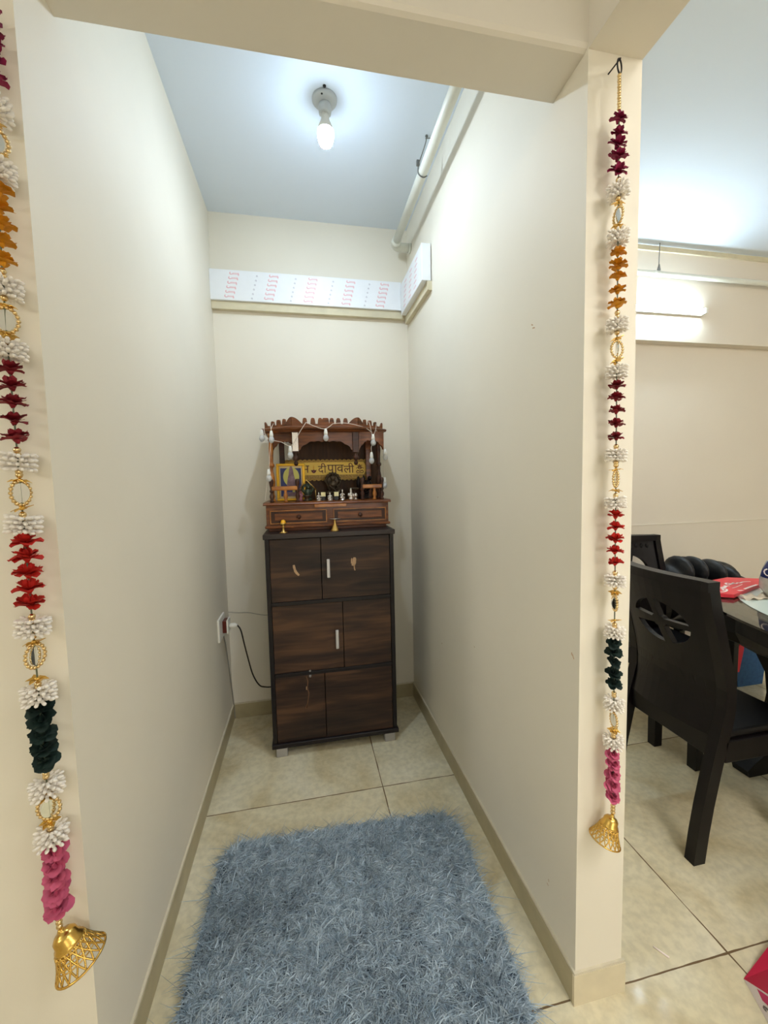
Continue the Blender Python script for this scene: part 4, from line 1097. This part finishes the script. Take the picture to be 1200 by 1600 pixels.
# ------------------------------------------------------------------ things on and around the table
tz = .7538
def P3(px, py, z):
    d = F_+R_*((px-600)/FPX)-U_*((py-800)/FPX); return CAM+d*((z-CAM.z)/d.z)
q = [P3(1100,909,.772),P3(1105,926,.772),P3(1147,929,.772),P3(1188,912.5,.772),P3(1187,904,.772),P3(1136,902,.772)]
cen = sum(q, Vector())/6
t = thing('gift_bag', 'flat red carry bag with white script lying on table', 'bag', (cen.x,cen.y,tz))
b = MB(); n = 6; vs = [tuple(p) for p in q]+[(p.x,p.y,tz+.002) for p in q]
b.m(0).add(vs[:], [tuple(range(6))], False); b.m(1).add(vs, [tuple(range(6,12))[::-1]]+[(i,(i+1) % n,n+(i+1) % n,n+i) for i in range(n)], False)
b.build('bag_body', ['redcard','redcard_dark'], t)
s = MB(); Zn = (0,0,1)
def ink(pts, w=.008): s.stroke(smooth_path([P3(px,py,.773) for px, py in pts],5), w, Zn, .0004)
ink([(1119,918),(1127,918),(1137,915.5)],.010)
ink([(1124,919),(1120.5,921.5),(1122,924),(1129,925),(1135,923.5),(1135,920.5),(1128,919.5),(1131,922),(1128,922.5)],.009)
ink([(1129,919.5),(1134,917.5),(1132,915),(1136,915.5),(1141,916)],.008)
ink([(1141,912),(1135.5,911),(1134,912.5),(1138,913.8),(1143,912.5),(1146,910.5)],.009)
ink([(1144,912.5),(1147,911.5),(1150,912),(1153,910.5),(1156,911),(1160,909.5),(1164,909),(1173,908.8)],.008)
ink([(1144,919),(1151,917),(1160,913)],.004)
ink([(1153,923),(1161,922.5)],.012)
ink([(1163,920.5),(1172,917),(1183,913.5)],.010)
s.build('script_print', 'white_ink', t)
# pouch at the right edge
c = at(1229,905,.60); c.z = tz
t = thing('snack_pouch', 'milky plastic snack pouch with navy label on table', 'pouch', tuple(c))
b = MB(); n = 20; lv = [(.04,.0),(.068,.010),(.088,.045),(.092,.085),(.084,.13),(.068,.165),(.046,.19),(.03,.20)]
b.lathe([(r, h) for r, h in lv], c, 24); 
rg = random.Random(4)
b.v = [v+Vector((rg.uniform(-.004,.004),rg.uniform(-.004,.004),0)) for v in b.v]
b.build('film', 'pouch', t)
b = MB()
prof = [(.090,.098),(.0855,.128),(.069,.166),(.048,.192)]
vs = []; fs = []; k0 = 13
for i, (r, h) in enumerate(prof):
    for k in range(k0): a = PI-.60+2.2*k/(k0-1); vs.append(c+Vector(((r+.003)*math.cos(a),(r+.003)*math.sin(a),h)))
for i in range(len(prof)-1):
    for k in range(k0-1): fs.append((i*k0+k,i*k0+k+1,(i+1)*k0+k+1,(i+1)*k0+k))
b.add(vs, fs, True); lb = b.build('label', 'navy', t)
s = MB(); L_ = []
for k in range(9):
    a0 = PI*(.98+.10*math.cos(k*PI/6)); h_ = .125+.016*math.sin(-k*PI/6)
    L_.append(c+Vector((.0895*math.cos(a0),.0895*math.sin(a0),h_)))
s.tube(L_, .003, 6); s.build('letter', 'white_ink', lb)
b = MB(); n = 26; A0, A1 = P3(1152,934,tz), P3(1215,930,tz); vs = []
dd = (A1-A0); sdv = Vector((-dd.y,dd.x,0)).normalized()
for i in range(n):
    for j in range(6):
        u = i/(n-1); p = A0+dd*u-sdv*(.05*(j/5))
        p.z = tz+.003+.012*abs(math.sin(u*7+j*.7))*(1-.1*j)+.006*math.sin(u*23+j); vs.append(p)
b.smooth = True; b.add(vs, [(i*6+j,i*6+j+1,(i+1)*6+j+1,(i+1)*6+j) for i in range(n-1) for j in range(5)], True)
o = b.build('crumpled_cloth', 'beigecloth'); md = o.modifiers.new('thick','SOLIDIFY'); md.thickness = .002
tag(o, 'crumpled beige cloth under the snack pouch on the table', 'cloth')
# padded jacket over a chair back behind the table
b = MB(); rg = random.Random(9)
for px, py, y, rx, rz in ((1046,899,1.16,.06,.07),(1072,894,1.16,.085,.095),(1098,897,1.17,.05,.07),(1120,896,1.15,.10,.075),(1060,891,1.12,.035,.085),(1082,890,1.11,.03,.08),(1110,893,1.11,.035,.075),(1130,897,1.10,.035,.055),(1142,907,1.15,.075,.04)):
    p = at(px, py, y); b.ell(p, (rx,.10,rz), 14, 9); b.ell(p+Vector((0,.0,-.12)), (rx*1.05,.09,.14), 12, 8)
r = remeshed(b, .008)
o = r.build('padded_jacket', 'jacket')
tag(o, 'black padded jacket slung over a seat behind the red bag', 'jacket')
jx1 = at(1150,1045,1.10).x; jx0 = jx1-.46
t = thing('dining_chair', 'dark chair under the black padded jacket behind the table', 'chair', ((jx0+jx1)/2+.0,1.20,0))
for x in (jx0+.02,jx1-.05):
    for y in (1.10,1.27): MB().bbox((x,y-.02,0),(x+.04,y+.02,.44),.004).build('leg','chair',t)
MB().bbox((jx0,1.05,.44),(jx1,1.30,.485),.01).build('seat','chair_seat',t)
# blue bag on the floor beyond the table
c0 = P3(1165,1072,0)
by_ = c0.y
t = thing('cloth_bag', 'blue checked cloth bag with red edge beneath the table', 'bag', (c0.x+.08,by_,0))
xa, xb = at(1150,1050,by_).x, at(1192,1050,by_).x
MB().prism([(xa+.02,0),(xb,0),(xb+.02,.16),(xb,.27),(xa+.02,.28),(xa-.004,.16)], (0,.10,0), (0,by_,0)).build('bag_body','blueplaid',t)
MB().prism([(xa+.005,.10),(xa+.02,.10),(xa+.048,.24),(xa+.046,.285),(xa+.016,.285),(xa-.006,.16)], (0,.106,0), (0,by_-.004,0)).build('edge_band','redtrim',t)
# crimson carry bag at the lower right
A = Vector((1.528,-.05,.001)); Bq = P3(1262,1712,0); Bq.z = .001
Cq = P3(1262,1593,.11); Dq = P3(1245,1420,.06)
t = thing('carry_bag', 'crimson and white carry bag lying on floor at right', 'bag', tuple(A))
Eq = Vector((Dq.x+.14,Dq.y-.12,.13)); Fq = Vector((Bq.x+.22,Bq.y-.02,.001)); Gq = Vector((Dq.x+.10,Dq.y,.001)); Cq2 = Cq+Vector((.2,0,.02))
b = MB(); b.m(0).add([A,Bq,Cq],[(0,1,2)]); b.m(1).add([A,Cq,Eq,Dq],[(0,1,2,3)]); b.m(0).add([Bq,Fq,Cq2,Cq],[(0,1,2,3)]); b.m(1).add([Cq,Cq2,Eq],[(0,1,2)]); b.m(1).add([A,Dq,Gq],[(0,1,2)]); b.m(1).add([Dq,Eq,Cq2,Fq,Gq],[(0,1,2,3,4)]); b.m(0).add([A,Gq,Fq,Bq],[(0,1,2,3)])
b.build('bag_body', ['bagwhite','crimson'], t)
nv = (Bq-A).cross(Cq-A).normalized()
if nv.dot(CAM-A) < 0: nv = -nv
def on(u, v): return A+(Bq-A)*u+(Cq-A)*v+nv*.0008
s = MB(); s.m(0).add([on(.10,.26),on(.06,.84),on(.17,.80),on(.17,.22)],[(0,1,2,3)]) if False else None
s.m(0).add([on(.02,.22),on(.15,.19),on(.30,.62),on(.05,.62)],[(0,1,2,3)])
s.m(1).stroke([on(.25+.028*math.cos(k*PI/5),.165+.050*math.sin(k*PI/5)) for k in range(1,10)]+[on(.235,.165)], .004, nv, .0006)
s.build('print', ['pinkprint','greyprint'], t)

# ------------------------------------------------------------------ lamps of the front room (behind the viewpoint), plus an added fill panel
def tube_lamp(name, label, p0, p1, power, col, r=.016):
    p0 = Vector(p0); p1 = Vector(p1); mid = (p0+p1)/2
    t = thing(name, label, 'lamp', tuple(mid))
    mt = mat(name+' glow', (255,255,255), .3, emit=col, estr=power)
    MB().cyl(p0, p1, r, n=12).build('tube', mt, t)
    d = (p1-p0).normalized()
    up = Vector((0,0,r*1.4))
    if abs(p0.x-XL) < .1: up = Vector((-r*1.0,0,0))
    MB().tube([p0+up, p1+up], r*.9, 6).build('batten', 'white_plastic', t)
    return t
tube_lamp('tube_light', 'tube light on the left wall of the front room', (XL+.03,-1.9,2.35), (XL+.03,-1.55,2.35), 520, (1,.96,.88), .016)
tube_lamp('tube_light', 'tube light under the dining room ceiling near the front', (2.6,-1.5,H-.042), (3.2,-1.5,H-.042), 270, (1,.96,.89), .016)

t = thing('fill_panel_light', 'added square fill panel on the ceiling of the front room', 'lamp', (1.6,-1.5,H))  # unseen fill light, added to brighten the lower alcove and its floor
MB().bbox((1.28,-1.82,H-.03),(1.92,-1.18,H),.004).build('fill_panel_frame', 'white_plastic', t)
MB().box((1.30,-1.80,H-.034),(1.90,-1.20,H-.030)).build('fill_panel_diffuser', mat('fill panel glow', (255,255,255), .3, emit=(1,.97,.92), estr=25), t)
# ------------------------------------------------------------------ world and view
w = bpy.data.worlds.new('world'); S.world = w; w.use_nodes = True
bg = w.node_tree.nodes['Background']; bg.inputs[0].default_value = (.85,.9,1,1); bg.inputs[1].default_value = .3
S.view_settings.view_transform = 'Standard'; S.view_settings.look = 'None'
S.view_settings.gamma = 1; S.view_settings.use_curve_mapping = False
S.view_settings.exposure = 0.0
S.cycles.max_bounces = 10; S.cycles.diffuse_bounces = 6; S.cycles.glossy_bounces = 4; S.cycles.transmission_bounces = 8
S.cycles.sample_clamp_indirect = 4.0
S.cycles.use_denoising = True
